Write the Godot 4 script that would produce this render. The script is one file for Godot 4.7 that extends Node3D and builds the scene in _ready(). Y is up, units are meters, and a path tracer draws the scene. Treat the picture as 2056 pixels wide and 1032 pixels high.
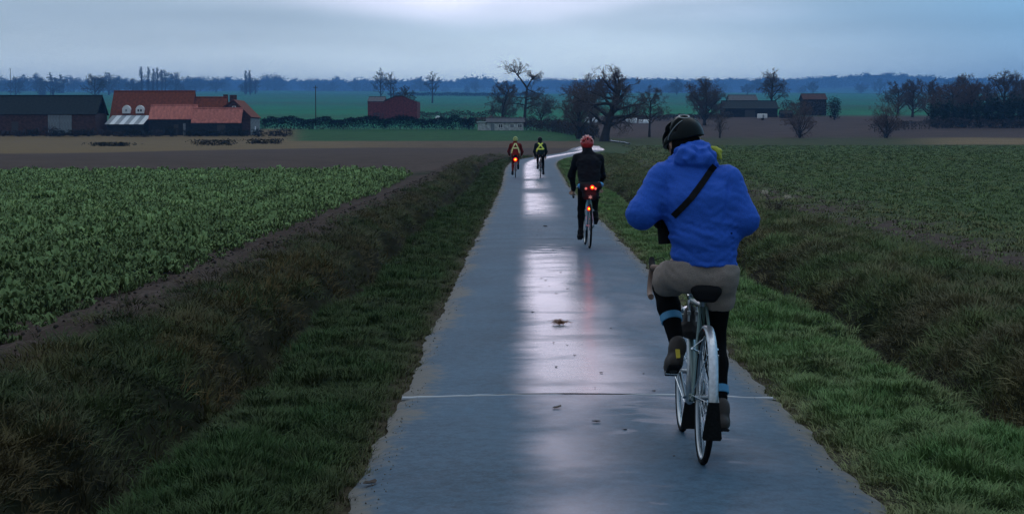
extends Node3D

# A wet farm lane at dusk with four cyclists riding away. Metres, y up, the lane runs along -Z from the camera.

const EYE := 1.63          # camera height above the lane

var rng := RandomNumberGenerator.new()
var noise := FastNoiseLite.new()
var noise_b := FastNoiseLite.new()
var used_names := {}
var M := {}

func _ready() -> void:
	# ---- camera ----
	var cam := Camera3D.new()
	cam.name = "camera"
	cam.fov = 16.23
	cam.near = 0.5
	cam.far = 6000.0
	cam.position = Vector3(0, EYE, 0)
	cam.rotation_degrees = Vector3(-3.70, 0.38, 0)
	add_child(cam)
	cam.current = true
	# ---- sky, air, exposure ----
	var env := Environment.new()
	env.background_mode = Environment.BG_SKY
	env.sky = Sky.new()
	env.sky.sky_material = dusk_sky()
	env.background_energy_multiplier = 1.0
	env.tonemap_mode = Environment.TONE_MAPPER_LINEAR
	env.tonemap_exposure = 1.25
	env.fog_enabled = true
	env.fog_light_color = Color(0.47, 0.73, 1.0)
	env.fog_density = 0.00020
	env.volumetric_fog_enabled = true
	env.volumetric_fog_density = 0.0
	env.sdfgi_enabled = true
	env.ssao_enabled = true
	env.ssil_enabled = true
	var we := WorldEnvironment.new()
	we.name = "world_environment"
	we.environment = env
	add_child(we)
	# ---- the last daylight, spread by the cloud ----
	var sun := DirectionalLight3D.new()
	sun.name = "sun"
	sun.light_energy = 0.15
	sun.light_angular_distance = 60.0
	sun.light_color = Color(1.0, 0.97, 0.93)
	sun.rotation_degrees = Vector3(-52.0, 176.0, 0)
	sun.shadow_enabled = true
	add_child(sun)

	noise.seed = 11
	noise.noise_type = FastNoiseLite.TYPE_SIMPLEX_SMOOTH
	noise.frequency = 1.0
	noise.fractal_type = FastNoiseLite.FRACTAL_NONE
	noise_b.seed = 23
	noise_b.noise_type = FastNoiseLite.TYPE_SIMPLEX_SMOOTH
	noise_b.frequency = 1.0
	noise_b.fractal_octaves = 4
	make_materials()
	# ---- large structure ----
	build_ground()
	build_lane()
	build_farms()
	build_woods()
	# ---- riders ----
	build_riders()
	# ---- small things and ground cover ----
	build_cover()
	build_small_things()
	build_mist()


# ------------------------------------------------------------------ helpers

func tag(o: Node, label := "", category := "", group := "", kind := "") -> void:
	if label: o.set_meta("label", label)
	if category: o.set_meta("category", category)
	if group: o.set_meta("group", group)
	if kind: o.set_meta("kind", kind)

func numbered(called: String) -> String:
	var n: int = used_names.get(called, 0)
	used_names[called] = n + 1
	return called if n == 0 else "%s_%03d" % [called, n]

func thing(called: String, label: String, category: String, where := Vector3.ZERO, turn := 0.0, group := "") -> Node3D:
	var o := Node3D.new()
	o.name = numbered(called)
	o.position = where
	o.rotation.y = turn
	tag(o, label, category, group)
	add_child(o)
	return o

# a named mesh: a part of parent, or top-level
func put(called: String, mesh: Mesh, mat: Material, parent: Node = null) -> MeshInstance3D:
	var o := MeshInstance3D.new()
	o.mesh = mesh
	o.material_override = mat
	o.cast_shadow = GeometryInstance3D.SHADOW_CASTING_SETTING_ON
	if parent == null:
		o.name = numbered(called)
		add_child(o)
	else:
		var n := 0
		var nm := called
		while parent.has_node(nm):
			n += 1
			nm = "%s_%03d" % [called, n]
		o.name = nm
		parent.add_child(o)
	return o

func copy_of(root: Node3D, where: Vector3, turn: float, size: Vector3, label := "", group := "") -> Node3D:
	var c: Node3D = root.duplicate()
	c.name = numbered(String(root.name).rstrip("0123456789").trim_suffix("_"))
	add_child(c)
	c.position = where
	c.rotation.y = turn
	c.scale = size
	if label: c.set_meta("label", label)
	if group: c.set_meta("group", group)
	return c

func rnd(a := -1.0, b := 1.0) -> float:
	return rng.randf_range(a, b)

# linear base colour -> albedo_color
func lin(r: float, g: float, b: float) -> Color:
	return Color(r, g, b).linear_to_srgb()

func mat(r: float, g: float, b: float, rough := 0.9, metal := 0.0) -> StandardMaterial3D:
	var m := StandardMaterial3D.new()
	m.albedo_color = lin(r, g, b)
	m.roughness = rough
	m.metallic = metal
	return m

func vmat(rough := 0.95) -> StandardMaterial3D:
	var m := StandardMaterial3D.new()
	m.vertex_color_use_as_albedo = true
	m.roughness = rough
	m.metallic_specular = 0.25
	return m

# greyscale tileable noise between lo and hi
func noise_tex(size: int, freq: float, octaves: int, lo: float, hi: float, sd: int) -> ImageTexture:
	var n := FastNoiseLite.new()
	n.seed = sd
	n.noise_type = FastNoiseLite.TYPE_SIMPLEX_SMOOTH
	n.frequency = freq
	n.fractal_octaves = octaves
	var im := n.get_seamless_image(size, size)
	im.convert(Image.FORMAT_L8)
	var d := im.get_data()
	for i in d.size():
		d[i] = int(clampf(lo + (hi - lo) * d[i] / 255.0, 0, 1) * 255.0)
	return ImageTexture.create_from_image(Image.create_from_data(size, size, false, Image.FORMAT_L8, d))

func world_tex(m: StandardMaterial3D, t: Texture2D, metres: float) -> void:
	m.albedo_texture = t
	m.uv1_triplanar = true
	m.uv1_world_triplanar = true
	m.uv1_scale = Vector3.ONE / metres

func own_tex(m: StandardMaterial3D, t: Texture2D, metres: Vector3) -> void:
	m.albedo_texture = t
	m.uv1_triplanar = true
	m.uv1_scale = Vector3.ONE / metres


# Collects triangles for one mesh. Corners are given anticlockwise as seen from outside.
class Build:
	var v := PackedVector3Array()
	var n := PackedVector3Array()
	var c := PackedColorArray()
	var uv := PackedVector2Array()
	var ix := PackedInt32Array()
	var col := Color.WHITE
	var colored := false
	var mapped := false

	func vert(p: Vector3, nn: Vector3, t := Vector2.ZERO) -> int:
		v.append(p)
		n.append(nn)
		if colored: c.append(col)
		if mapped: uv.append(t)
		return v.size() - 1

	func tri(a: int, b: int, d: int) -> void:
		ix.append(a)
		ix.append(d)
		ix.append(b)

	func face(p: Array) -> void:
		var nn: Vector3 = (p[1] - p[0]).cross(p[2] - p[0])
		if nn.length_squared() < 1e-16 and p.size() > 3:
			nn = (p[2] - p[0]).cross(p[3] - p[0])
		nn = nn.normalized()
		var f := v.size()
		for q in p: vert(q, nn)
		for k in range(1, p.size() - 1): tri(f, f + k, f + k + 1)

	# a face turned so that it looks away from a point
	func out_face(p: Array, from: Vector3) -> void:
		var m := Vector3.ZERO
		for q in p: m += q
		m /= p.size()
		var nn: Vector3 = (p[1] - p[0]).cross(p[2] - p[0])
		if nn.dot(m - from) < 0.0: p.reverse()
		face(p)

	func box(t: Transform3D, s: Vector3, b := 0.0) -> void:
		var h := s * 0.5
		b = minf(b, minf(h.x, minf(h.y, h.z)) * 0.9)
		if b <= 0.0:
			for ax in 3:
				for sg in [-1.0, 1.0]:
					var q := []
					for k in [[-1, -1], [1, -1], [1, 1], [-1, 1]]:
						var p := Vector3.ZERO
						p[ax] = sg * h[ax]
						p[(ax + 1) % 3] = k[0] * h[(ax + 1) % 3]
						p[(ax + 2) % 3] = k[1] * h[(ax + 2) % 3]
						q.append(t * p)
					out_face(q, t.origin)
			return
		var at := func(sx, sy, sz, ax):
			var p := Vector3(sx * (h.x - b), sy * (h.y - b), sz * (h.z - b))
			p[ax] = [sx, sy, sz][ax] * h[ax]
			return t * p
		for ax in 3:
			for sg in [-1, 1]:
				var q := []
				for k in [[-1, -1], [1, -1], [1, 1], [-1, 1]]:
					var s3 := [0, 0, 0]
					s3[ax] = sg
					s3[(ax + 1) % 3] = k[0]
					s3[(ax + 2) % 3] = k[1]
					q.append(at.call(s3[0], s3[1], s3[2], ax))
				out_face(q, t.origin)
		for ax in 3:
			var u := (ax + 1) % 3
			var w := (ax + 2) % 3
			for k in [[-1, -1], [1, -1], [1, 1], [-1, 1]]:
				var a := [0, 0, 0]
				a[u] = k[0]
				a[w] = k[1]
				a[ax] = -1
				var b3 := a.duplicate()
				b3[ax] = 1
				out_face([at.call(a[0], a[1], a[2], u), at.call(b3[0], b3[1], b3[2], u), at.call(b3[0], b3[1], b3[2], w), at.call(a[0], a[1], a[2], w)], t.origin)
		for sx in [-1, 1]:
			for sy in [-1, 1]:
				for sz in [-1, 1]:
					out_face([at.call(sx, sy, sz, 0), at.call(sx, sy, sz, 1), at.call(sx, sy, sz, 2)], t.origin)

	func block(lo: Vector3, hi: Vector3, b := 0.0) -> void:
		box(Transform3D(Basis(), (lo + hi) * 0.5), hi - lo, b)

	# a round tube through points; flat squashes it along one direction
	func tube(p: PackedVector3Array, r: PackedFloat32Array, sides: int, caps := true) -> void:
		var m := p.size()
		var t0 := (p[1] - p[0]).normalized()
		var u := t0.cross(Vector3.UP)
		if u.length() < 0.05: u = t0.cross(Vector3.RIGHT)
		u = u.normalized()
		var first := v.size()
		for i in m:
			var t: Vector3
			if i == 0: t = t0
			elif i == m - 1: t = (p[i] - p[i - 1]).normalized()
			else: t = (p[i + 1] - p[i - 1]).normalized()
			u = (u - t * u.dot(t)).normalized()
			var w := t.cross(u)
			for k in sides:
				var a := TAU * k / sides
				var d := u * cos(a) + w * sin(a)
				vert(p[i] + d * r[i], d)
		for i in m - 1:
			for k in sides:
				var a := first + i * sides + k
				var b := first + i * sides + (k + 1) % sides
				tri(a, b, b + sides)
				tri(a, b + sides, a + sides)
		if caps:
			for e in [0, m - 1]:
				var t: Vector3 = (p[0] - p[1]).normalized() if e == 0 else (p[m - 1] - p[m - 2]).normalized()
				if r[e] < 0.0005: continue
				var o := vert(p[e], t)
				var g := v.size()
				for k in sides: vert(v[first + e * sides + k], t)
				for k in sides:
					if e == 0: tri(o, g + (k + 1) % sides, g + k)
					else: tri(o, g + k, g + (k + 1) % sides)

	func rod(a: Vector3, b: Vector3, ra: float, rb := -1.0, sides := 10) -> void:
		tube(PackedVector3Array([a, b]), PackedFloat32Array([ra, ra if rb < 0.0 else rb]), sides)

	# profile of (radius, height) spun about the y axis of t
	func lathe(t: Transform3D, prof: Array, sides: int) -> void:
		var first := v.size()
		var m := prof.size()
		for i in m:
			var d: Vector2 = prof[mini(i + 1, m - 1)] - prof[maxi(i - 1, 0)]
			var nn := Vector2(d.y, -d.x).normalized()
			for k in sides:
				var a := TAU * k / sides
				vert(t * Vector3(prof[i].x * cos(a), prof[i].y, prof[i].x * sin(a)), (t.basis * Vector3(nn.x * cos(a), nn.y, nn.x * sin(a))).normalized())
		for i in m - 1:
			for k in sides:
				var a := first + i * sides + k
				var b := first + i * sides + (k + 1) % sides
				tri(a, a + sides, b + sides)
				tri(a, b + sides, b)

	# a section (x offset, radial offset) swept round an arc in the y-z plane about c
	func hoop(c0: Vector3, rad: float, a0: float, a1: float, steps: int, sect: Array, closed := true) -> void:
		var first := v.size()
		var m := sect.size()
		for i in steps + 1:
			var a := lerpf(a0, a1, float(i) / steps)
			var e := Vector3(0, sin(a), cos(a))
			for k in m:
				var pv: Vector2 = sect[(k - 1 + m) % m] if closed or k > 0 else sect[k]
				var nx: Vector2 = sect[(k + 1) % m] if closed or k < m - 1 else sect[k]
				var d := nx - pv
				var nn := Vector2(d.y, -d.x).normalized()
				vert(c0 + Vector3(sect[k].x, 0, 0) + e * (rad + sect[k].y), Vector3(nn.x, 0, 0) + e * nn.y)
		for i in steps:
			for k in (m if closed else m - 1):
				var a := first + i * m + k
				var b := first + i * m + (k + 1) % m
				tri(a, b + m, b)
				tri(a, a + m, b + m)

	# a flat board: four corners of its outer face, and its thickness inwards
	func slab(p0: Vector3, p1: Vector3, p2: Vector3, p3: Vector3, thick: float) -> void:
		var nn := (p1 - p0).cross(p2 - p0).normalized() * thick
		var q := [p0, p1, p2, p3]
		var o := (p0 + p1 + p2 + p3) * 0.25 - nn * 0.5
		out_face(q.duplicate(), o)
		out_face([p0 - nn, p1 - nn, p2 - nn, p3 - nn], o)
		for k in 4:
			out_face([q[k], q[(k + 1) % 4], q[(k + 1) % 4] - nn, q[k] - nn], o)

	func mesh() -> ArrayMesh:
		var a := []
		a.resize(Mesh.ARRAY_MAX)
		a[Mesh.ARRAY_VERTEX] = v
		a[Mesh.ARRAY_NORMAL] = n
		if colored: a[Mesh.ARRAY_COLOR] = c
		if mapped: a[Mesh.ARRAY_TEX_UV] = uv
		a[Mesh.ARRAY_INDEX] = ix
		var m := ArrayMesh.new()
		m.add_surface_from_arrays(Mesh.PRIMITIVE_TRIANGLES, a)
		return m


# ------------------------------------------------------------------ sky

func dusk_sky() -> PanoramaSkyMaterial:
	var w := 2048
	var h := 1024
	var data := PackedFloat32Array()
	data.resize(w * h * 3)
	var wisp := FastNoiseLite.new()
	wisp.seed = 5
	wisp.frequency = 1.0
	wisp.fractal_octaves = 3
	for y in h:
		var up := 90.0 - (y + 0.5) / h * 180.0       # degrees above the horizon
		var step := 1 if up > -1.0 and up < 24.0 else 16
		if up < -1.0:
			step = w
		var x := 0
		while x < w:
			var c := sky_at(((x + 0.5 * step) / w) * 360.0, up, wisp)
			for k in step:
				var o := (y * w + x + k) * 3
				data[o] = c.x
				data[o + 1] = c.y
				data[o + 2] = c.z
			x += step
	var im := Image.create_from_data(w, h, false, Image.FORMAT_RGBF, data.to_byte_array())
	var m := PanoramaSkyMaterial.new()
	m.panorama = ImageTexture.create_from_image(im)
	return m

# radiance of the cloud cover towards a compass bearing (0 = down the lane) and a height
func sky_at(az: float, up: float, wisp: FastNoiseLite) -> Vector3:
	if az > 180.0: az -= 360.0
	var e := maxf(up, 0.0)
	var a := deg_to_rad(az)
	var low := Vector3(0.88, 1.02, 1.05)
	var mid := Vector3(0.345, 0.44, 0.53)
	var top := Vector3(0.42, 0.52, 0.66)
	var c := low.lerp(mid, smoothstep(1.5, 4.2, e)).lerp(top, smoothstep(5.0, 30.0, e))
	# the clearer, bluer air to the right and round behind
	var right := smoothstep(2.0, 20.0, az) * (1.0 - smoothstep(20.0, 60.0, e) * 0.5) * (1.0 - smoothstep(90.0, 170.0, absf(az)))
	c = c.lerp(Vector3(0.145, 0.385, 0.64), right * 0.75)
	# soft bars of stratus
	var p := Vector3(sin(a), 0.0, -cos(a))
	var bar := wisp.get_noise_3d(p.x * 3.2, e * 0.45 + p.x * 0.6, p.z * 3.2)
	var bar2 := wisp.get_noise_3d(p.x * 9.0 + 4.0, e * 1.3, p.z * 9.0)
	c *= 1.0 + (bar * 0.13 + bar2 * 0.09) * smoothstep(0.5, 3.0, e)
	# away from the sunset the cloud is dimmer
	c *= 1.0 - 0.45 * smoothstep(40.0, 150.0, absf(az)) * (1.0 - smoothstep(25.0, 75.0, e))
	# the lit gap in the cloud above the lane
	var edge := bar * 1.6 + bar2 * 0.9
	var d_az := absf(az - 1.0)
	var gap := smoothstep(2.8, 7.6, e + edge * 0.6 - d_az * 0.10) * (1.0 - smoothstep(11.0, 22.0, e - bar * 4.0)) * (1.0 - smoothstep(3.0, 13.0, d_az))
	c *= 1.0 + 0.44 * exp(-pow(d_az / 7.5, 2.0)) * (1.0 - smoothstep(10.0, 30.0, e))
	c = c.lerp(Vector3(1.98, 1.76, 2.15), gap)
	return c


# ------------------------------------------------------------------ the lie of the land

const RISE := [[-60.0, 0.0], [0.0, 0.0], [55.0, 0.0], [75.0, 0.08], [98.0, 0.33], [115.0, 0.47], [150.0, 0.58], [210.0, 0.75], [260.0, 1.1], [300.0, 1.5], [330.0, 2.1], [345.0, 2.6], [390.0, 3.9], [440.0, 5.6], [480.0, 7.3], [560.0, 10.3], [700.0, 15.5], [850.0, 21.3], [1000.0, 26.5], [1150.0, 31.0], [1400.0, 38.0], [1600.0, 44.5], [2000.0, 57.0], [2300.0, 65.0], [2500.0, 66.0], [2700.0, 58.0], [3000.0, 45.0]]
# middle of the lane: distance, east
const LANE := [[-20.0, 0.415], [85.0, 0.40], [95.0, 0.42], [104.0, 0.60], [113.0, 1.05], [125.0, 2.0], [143.0, 3.5], [165.0, 5.2], [185.0, 6.4], [205.0, 7.2], [225.0, 8.0], [240.0, 8.9], [260.0, 9.8]]

func along(table: Array, d: float) -> float:
	var k := 1
	var m := table.size() - 1
	if d <= table[0][0]: return table[0][1]
	if d >= table[m][0]: return table[m][1]
	while table[k][0] < d: k += 1
	var t: float = (d - table[k - 1][0]) / (table[k][0] - table[k - 1][0])
	var h0: float = table[k - 1][1]
	var h1: float = table[k][1]
	var w: float = table[k][0] - table[k - 1][0]
	var m0: float = (h1 - table[maxi(k - 2, 0)][1]) / maxf(table[k][0] - table[maxi(k - 2, 0)][0], 0.01) * w
	var m1: float = (table[mini(k + 1, m)][1] - h0) / maxf(table[mini(k + 1, m)][0] - table[k - 1][0], 0.01) * w
	var t2 := t * t
	var t3 := t2 * t
	return (2 * t3 - 3 * t2 + 1) * h0 + (t3 - 2 * t2 + t) * m0 + (-2 * t3 + 3 * t2) * h1 + (t3 - t2) * m1

func lane_mid(d: float) -> float:
	return along(LANE, d)

func lane_half(d: float) -> float:
	return 1.215 + 0.12 * smoothstep(60.0, 90.0, d) + 0.5 * smoothstep(150.0, 190.0, d) * (1.0 - smoothstep(205.0, 235.0, d))

func base_height(x: float, d: float) -> float:
	var h := along(RISE, d)
	if d > 500.0:
		var far := smoothstep(500.0, 1500.0, d)
		h += far * (3.5 * noise.get_noise_2d(x * 0.0022, d * 0.0012) + 2.0 * noise.get_noise_2d(x * 0.006 + 7.0, d * 0.003))
		h += 5.0 * bump(d, 1400.0, 2100.0, 2400.0, 2700.0) * exp(-pow((x / d - 0.2) / 0.045, 2.0))
	return h

# ditches, verges and field edges beside the lane
func height(x: float, d: float) -> float:
	var h := base_height(x, d)
	if d > 244.0 or absf(x) > 70.0:
		return h
	var u := x - lane_mid(d)
	var hw := lane_half(d)
	if absf(u) < hw + 0.02:
		return h - 0.06
	var near := 1.0 - smoothstep(105.0, 150.0, d)
	var lump := noise.get_noise_2d(x * 1.7, d * 0.9) * 0.05 + noise.get_noise_2d(x * 4.1 + 3.0, d * 3.2) * 0.025
	var wob := noise.get_noise_2d(d * 0.16, 3.0) * 0.16 + noise.get_noise_2d(d * 0.6, 9.0) * 0.07
	var e := 0.0
	if u < 0.0:
		var q := -u - hw      # distance from the lane's left edge
		e = -0.045 + 0.05 * smoothstep(0.02, 0.35, q)
		e += -0.44 * bump(q + wob, 0.92, 1.20, 1.38, 1.75)
		e += 0.16 * smoothstep(1.5, 2.4, q + wob) - 0.14 * smoothstep(2.7, 3.4, q)
		e += lump * smoothstep(0.1, 0.5, q) * (1.0 - smoothstep(3.0, 4.0, q)) * 1.3
		e += 0.035 * noise.get_noise_2d(x * 2.5, d * 2.5) * smoothstep(2.8, 3.4, q)
	else:
		var q := u - hw
		e = -0.045 + 0.04 * smoothstep(0.02, 0.3, q)
		e += -0.30 * bump(q + wob, 1.02, 1.30, 1.42, 1.95)
		e += 0.20 * smoothstep(1.2, 2.2, q + wob) - 0.10 * smoothstep(2.8, 4.2, q)
		e += lump * smoothstep(0.1, 0.5, q) * (1.0 - smoothstep(3.2, 4.6, q)) * 1.3
		e += 0.02 * noise.get_noise_2d(x * 2.1, d * 2.1) * smoothstep(3.0, 4.2, q)
	return h + e * near + minf(0.0, -0.03) * (1.0 - near) * (1.0 - smoothstep(hw, hw + 0.6, absf(u)))

func bump(q: float, a: float, b: float, c: float, e: float) -> float:
	return smoothstep(a, b, q) * (1.0 - smoothstep(c, e, q))

func on_ground(x: float, d: float, sink := 0.0) -> Vector3:
	return Vector3(x, height(x, d) - sink, -d)

# bearing in thousandths east of the lane's line, and distance
func seen(b: float, d: float, sink := 0.0) -> Vector3:
	return on_ground(b * 0.001 * d, d, sink)

func soil_color(x: float, d: float) -> Color:
	var b := x / maxf(d, 1.0) * 1000.0
	var n1 := noise_b.get_noise_2d(x * 0.25, d * 0.12)
	var n2 := noise_b.get_noise_2d(x * 0.9 + 20.0, d * 0.9)
	var grass := Color(0.030, 0.046, 0.020)
	var olive := Color(0.070, 0.066, 0.034)
	var brown := Color(0.116, 0.086, 0.072)
	var straw := Color(0.25, 0.178, 0.092)
	var wheat := Color(0.068, 0.116, 0.044)
	var c := grass
	var u := x - lane_mid(d)
	var hw := lane_half(d)
	if d < 330.0 and absf(u) < 70.0 and d < 112.0:
		var q := absf(u) - hw
		if u < 0.0:
			c = Color(0.085, 0.070, 0.045).lerp(grass, smoothstep(0.05, 0.22 + 0.12 * n2, q))
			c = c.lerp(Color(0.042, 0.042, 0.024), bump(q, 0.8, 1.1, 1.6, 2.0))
			c = c.lerp(olive, smoothstep(1.5, 2.1, q))
			c = c.lerp(brown * 0.85, smoothstep(2.2, 2.6, q + n2 * 0.4))
			c = c.lerp(Color(0.050, 0.075, 0.030), smoothstep(3.6, 4.4, q) * 0.65)
		else:
			c = Color(0.095, 0.080, 0.055).lerp(grass, smoothstep(0.03, 0.18 + 0.12 * n2, q))
			c = c.lerp(Color(0.028, 0.025, 0.018), bump(q, 1.0, 1.25, 1.45, 1.95))  # shade down in the ditch put into a darker soil colour
			c = c.lerp(grass.lerp(olive, 0.5 + n1), smoothstep(1.4, 2.0, q))
			c = c.lerp(brown.lerp(wheat, clampf(0.25 + n1 * 1.2, 0, 1)), smoothstep(3.0, 4.2, q + n2 * 0.8))
			c = c.lerp(wheat, smoothstep(4.5, 8.5, q + n1 * 3.0) * 0.95)
	elif u < 0.0 and d < 330.0:
		c = grass
	if d >= 74.0:
		var left := c
		# left: ploughed strip, then stubble
		var e1 := d + n1 * 5.0
		left = grass.lerp(brown, smoothstep(80.0, 84.0, e1))
		var split := 138.0 + 70.0 * smoothstep(-290.0, -60.0, b)
		left = left.lerp(straw, smoothstep(split, split + 16.0, e1))
		left = left.lerp(brown, smoothstep(-130.0, -30.0, b) * smoothstep(split, split + 20.0, e1) * 0.55)
		left = left.lerp(Color(0.044, 0.140, 0.046), smoothstep(300.0, 304.0, d + n1 * 3.0) * smoothstep(-132.0, -122.0, b))
		# right: one wide green field, then rough brown ground
		var right := wheat.lerp(Color(0.088, 0.092, 0.042), smoothstep(130.0, 320.0, d) * 0.8)
		right = right.lerp(straw * 1.15, smoothstep(195.0, 250.0, b) * bump(d + n1 * 9.0, 240.0, 268.0, 330.0, 360.0))
		right = right.lerp(Color(0.110, 0.080, 0.070), smoothstep(322.0, 338.0, d + n1 * 12.0))
		var side := smoothstep(-2.0, 2.0, u) if d < 250.0 else smoothstep(28.0, 40.0, b)
		var cc := left.lerp(right, side)
		c = c.lerp(cc, smoothstep(92.0, 106.0, d) if u > -4.5 else smoothstep(76.0, 80.0, d)) if u < 0.0 else c.lerp(cc, smoothstep(90.0, 125.0, d))
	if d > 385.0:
		var g := Color(0.036, 0.27, 0.145)  # teal of the haze put into the slope's green
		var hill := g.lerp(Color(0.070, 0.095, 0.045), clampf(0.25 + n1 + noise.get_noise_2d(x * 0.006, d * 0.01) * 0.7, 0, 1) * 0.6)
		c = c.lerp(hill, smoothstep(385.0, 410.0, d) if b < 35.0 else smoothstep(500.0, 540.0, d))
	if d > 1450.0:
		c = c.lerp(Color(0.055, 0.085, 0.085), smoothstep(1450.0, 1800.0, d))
	return c * (1.0 + n1 * 0.22 + n2 * 0.16)

func build_ground() -> void:
	var xs := PackedFloat32Array()
	var x := 0.0
	var s := 0.14
	var half := []
	while x < 3000.0:
		half.append(x)
		if x > 6.5: s *= 1.055
		x += s
	half.append(3000.0)
	for k in range(half.size() - 1, 0, -1): xs.append(-half[k] + 0.4)
	for k in half.size(): xs.append(half[k] + 0.4)
	var ds := PackedFloat32Array()
	var d := -60.0
	while d < 4.0:
		ds.append(d)
		d += 4.0
	while d < 45.0:
		ds.append(d)
		d += 0.16
	while d < 130.0:
		ds.append(d)
		d += 0.5
	var st := 0.8
	while d < 3000.0:
		ds.append(d)
		d += st
		st *= 1.022
	ds.append(3000.0)
	var m := Build.new()
	m.colored = true
	var nx := xs.size()
	for i in ds.size():
		for k in nx:
			var hh := height(xs[k], ds[i])
			m.v.append(Vector3(xs[k], hh, -ds[i]))
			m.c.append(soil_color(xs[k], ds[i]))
	m.n.resize(m.v.size())
	for i in ds.size():
		for k in nx:
			var a := m.v[i * nx + maxi(k - 1, 0)]
			var b := m.v[i * nx + mini(k + 1, nx - 1)]
			var e := m.v[maxi(i - 1, 0) * nx + k]
			var f := m.v[mini(i + 1, ds.size() - 1) * nx + k]
			m.n[i * nx + k] = (b - a).cross(f - e).normalized()
	for i in ds.size() - 1:
		for k in nx - 1:
			var o := i * nx + k
			m.tri(o, o + 1, o + 1 + nx)
			m.tri(o, o + 1 + nx, o + nx)
	var g := put("ground", m.mesh(), M.soil)
	tag(g, "", "", "", "structure")


# ------------------------------------------------------------------ the lane

func lane_strip(m: Build, d0: float, d1: float, step: float, cols: int) -> void:
	m.mapped = true
	var first := m.v.size()
	var rows := int(ceil((d1 - d0) / step))
	for i in rows + 1:
		var d := lerpf(d0, d1, float(i) / rows)
		var mid := lane_mid(d)
		var slope := (lane_mid(d + 0.5) - lane_mid(d - 0.5))
		var side := Vector3(1, 0, slope).normalized() if d < 170.0 else Vector3(1, 0, slope * 0.7).normalized()
		var hw := lane_half(d)
		for k in cols + 1:
			var t := float(k) / cols * 2.0 - 1.0
			var rag := (noise_b.get_noise_2d(d * 1.6, signf(t) * 8.0) * 0.045 + noise_b.get_noise_2d(d * 0.35, signf(t) * 30.0) * 0.05) * pow(absf(t), 6.0)
			var off := t * hw + rag
			var p := Vector3(mid, 0, -d) + side * off
			# camber, the two wheel tracks and small unevenness
			var y := 0.012 - 0.030 * t * t + 0.0035 * noise.get_noise_2d(off * 1.1, d * 0.8) + 0.0012 * noise.get_noise_2d(off * 5.0, d * 4.0)
			y += base_height(p.x, -p.z) - 0.018 * smoothstep(0.97, 1.0, absf(t))
			m.v.append(Vector3(p.x, y, p.z))
			m.uv.append(Vector2(float(k) / cols, (d - d0) / (d1 - d0)))
	var w := cols + 1
	m.n.resize(m.v.size())
	for i in rows + 1:
		for k in w:
			var a := m.v[first + i * w + maxi(k - 1, 0)]
			var b := m.v[first + i * w + mini(k + 1, cols)]
			var e := m.v[first + maxi(i - 1, 0) * w + k]
			var f := m.v[first + mini(i + 1, rows) * w + k]
			m.n[first + i * w + k] = (b - a).cross(f - e).normalized()
	for i in rows:
		for k in cols:
			var o := first + i * w + k
			m.tri(o, o + 1, o + 1 + w)
			m.tri(o, o + 1 + w, o + w)

# how wet one spot of the lane is: 1 a film of water, 0 damp rough asphalt
func wetness(t: float, d: float) -> float:
	var x := t * lane_half(d)            # from the middle of the lane
	var n1 := noise_b.get_noise_2d(x * 0.9, d * 0.55)
	var n2 := noise_b.get_noise_2d(x * 1.6 + 50.0, d * 3.2)
	# the resurfaced middle strip
	var wob := noise_b.get_noise_2d(d * 0.35, 70.0) * 0.05
	var left := smoothstep(-0.56, -0.24, x + wob * 0.8 + n2 * 0.04)
	var rt := 0.40 + 0.10 * noise_b.get_noise_2d(d * 0.22, 90.0) + 0.10 * smoothstep(16.0, 11.8, d) - 0.34 * smoothstep(11.9, 10.6, d)
	var strip := left * (1.0 - smoothstep(rt - 0.50, rt + 0.30, x + n1 * 0.12 + n2 * 0.05))
	var amount := lerpf(0.98, 0.80, smoothstep(19.0, 11.5, d))
	amount *= 1.0 - 0.85 * bump(d + n2 * 3.0, 25.0, 28.0, 36.0, 43.0) 
	amount *= 1.0 - 0.75 * bump(d + n2 * 2.0, 54.0, 57.0, 59.0, 62.0)
	amount *= 1.0 - 0.8 * bump(d + n2 * 2.0, 70.0, 71.5, 72.0, 74.0)
	if d < 11.46:
		amount = 0.62 + 0.34 * n1
		strip *= 0.9
	var wet := strip * amount
	# scattered puddled dips right of the strip on the near slab
	if d < 16.0:
		wet = maxf(wet, smoothstep(0.22, 0.42, n2 + n1 * 0.5) * smoothstep(-0.5, -0.2, x) * (1.0 - smoothstep(0.6, 1.0, x)) * 0.30 * smoothstep(16.0, 11.0, d))
	# right shoulder, faintly glossy
	wet = maxf(wet, 0.20 * smoothstep(0.1, 0.5, x) * (1.0 - smoothstep(0.75, 1.1, x)) * (0.7 + n1) * smoothstep(30.0, 14.0, d))
	wet = maxf(wet, (0.16 + 0.8 * smoothstep(172.0, 192.0, d)) * smoothstep(104.0, 120.0, d) * smoothstep(-0.9, -0.4, t + 0.5 * n2))
	wet *= 1.0 - 0.28 * smoothstep(0.0, 0.5, noise_b.get_noise_2d(x * 0.8 + 9.0, d * 1.1))
	wet += 0.05 * n1 + 0.04 * n2
	wet = clampf(wet, 0.0, 1.0)
	return wet * lerpf(wet, 1.0, 0.25)

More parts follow.
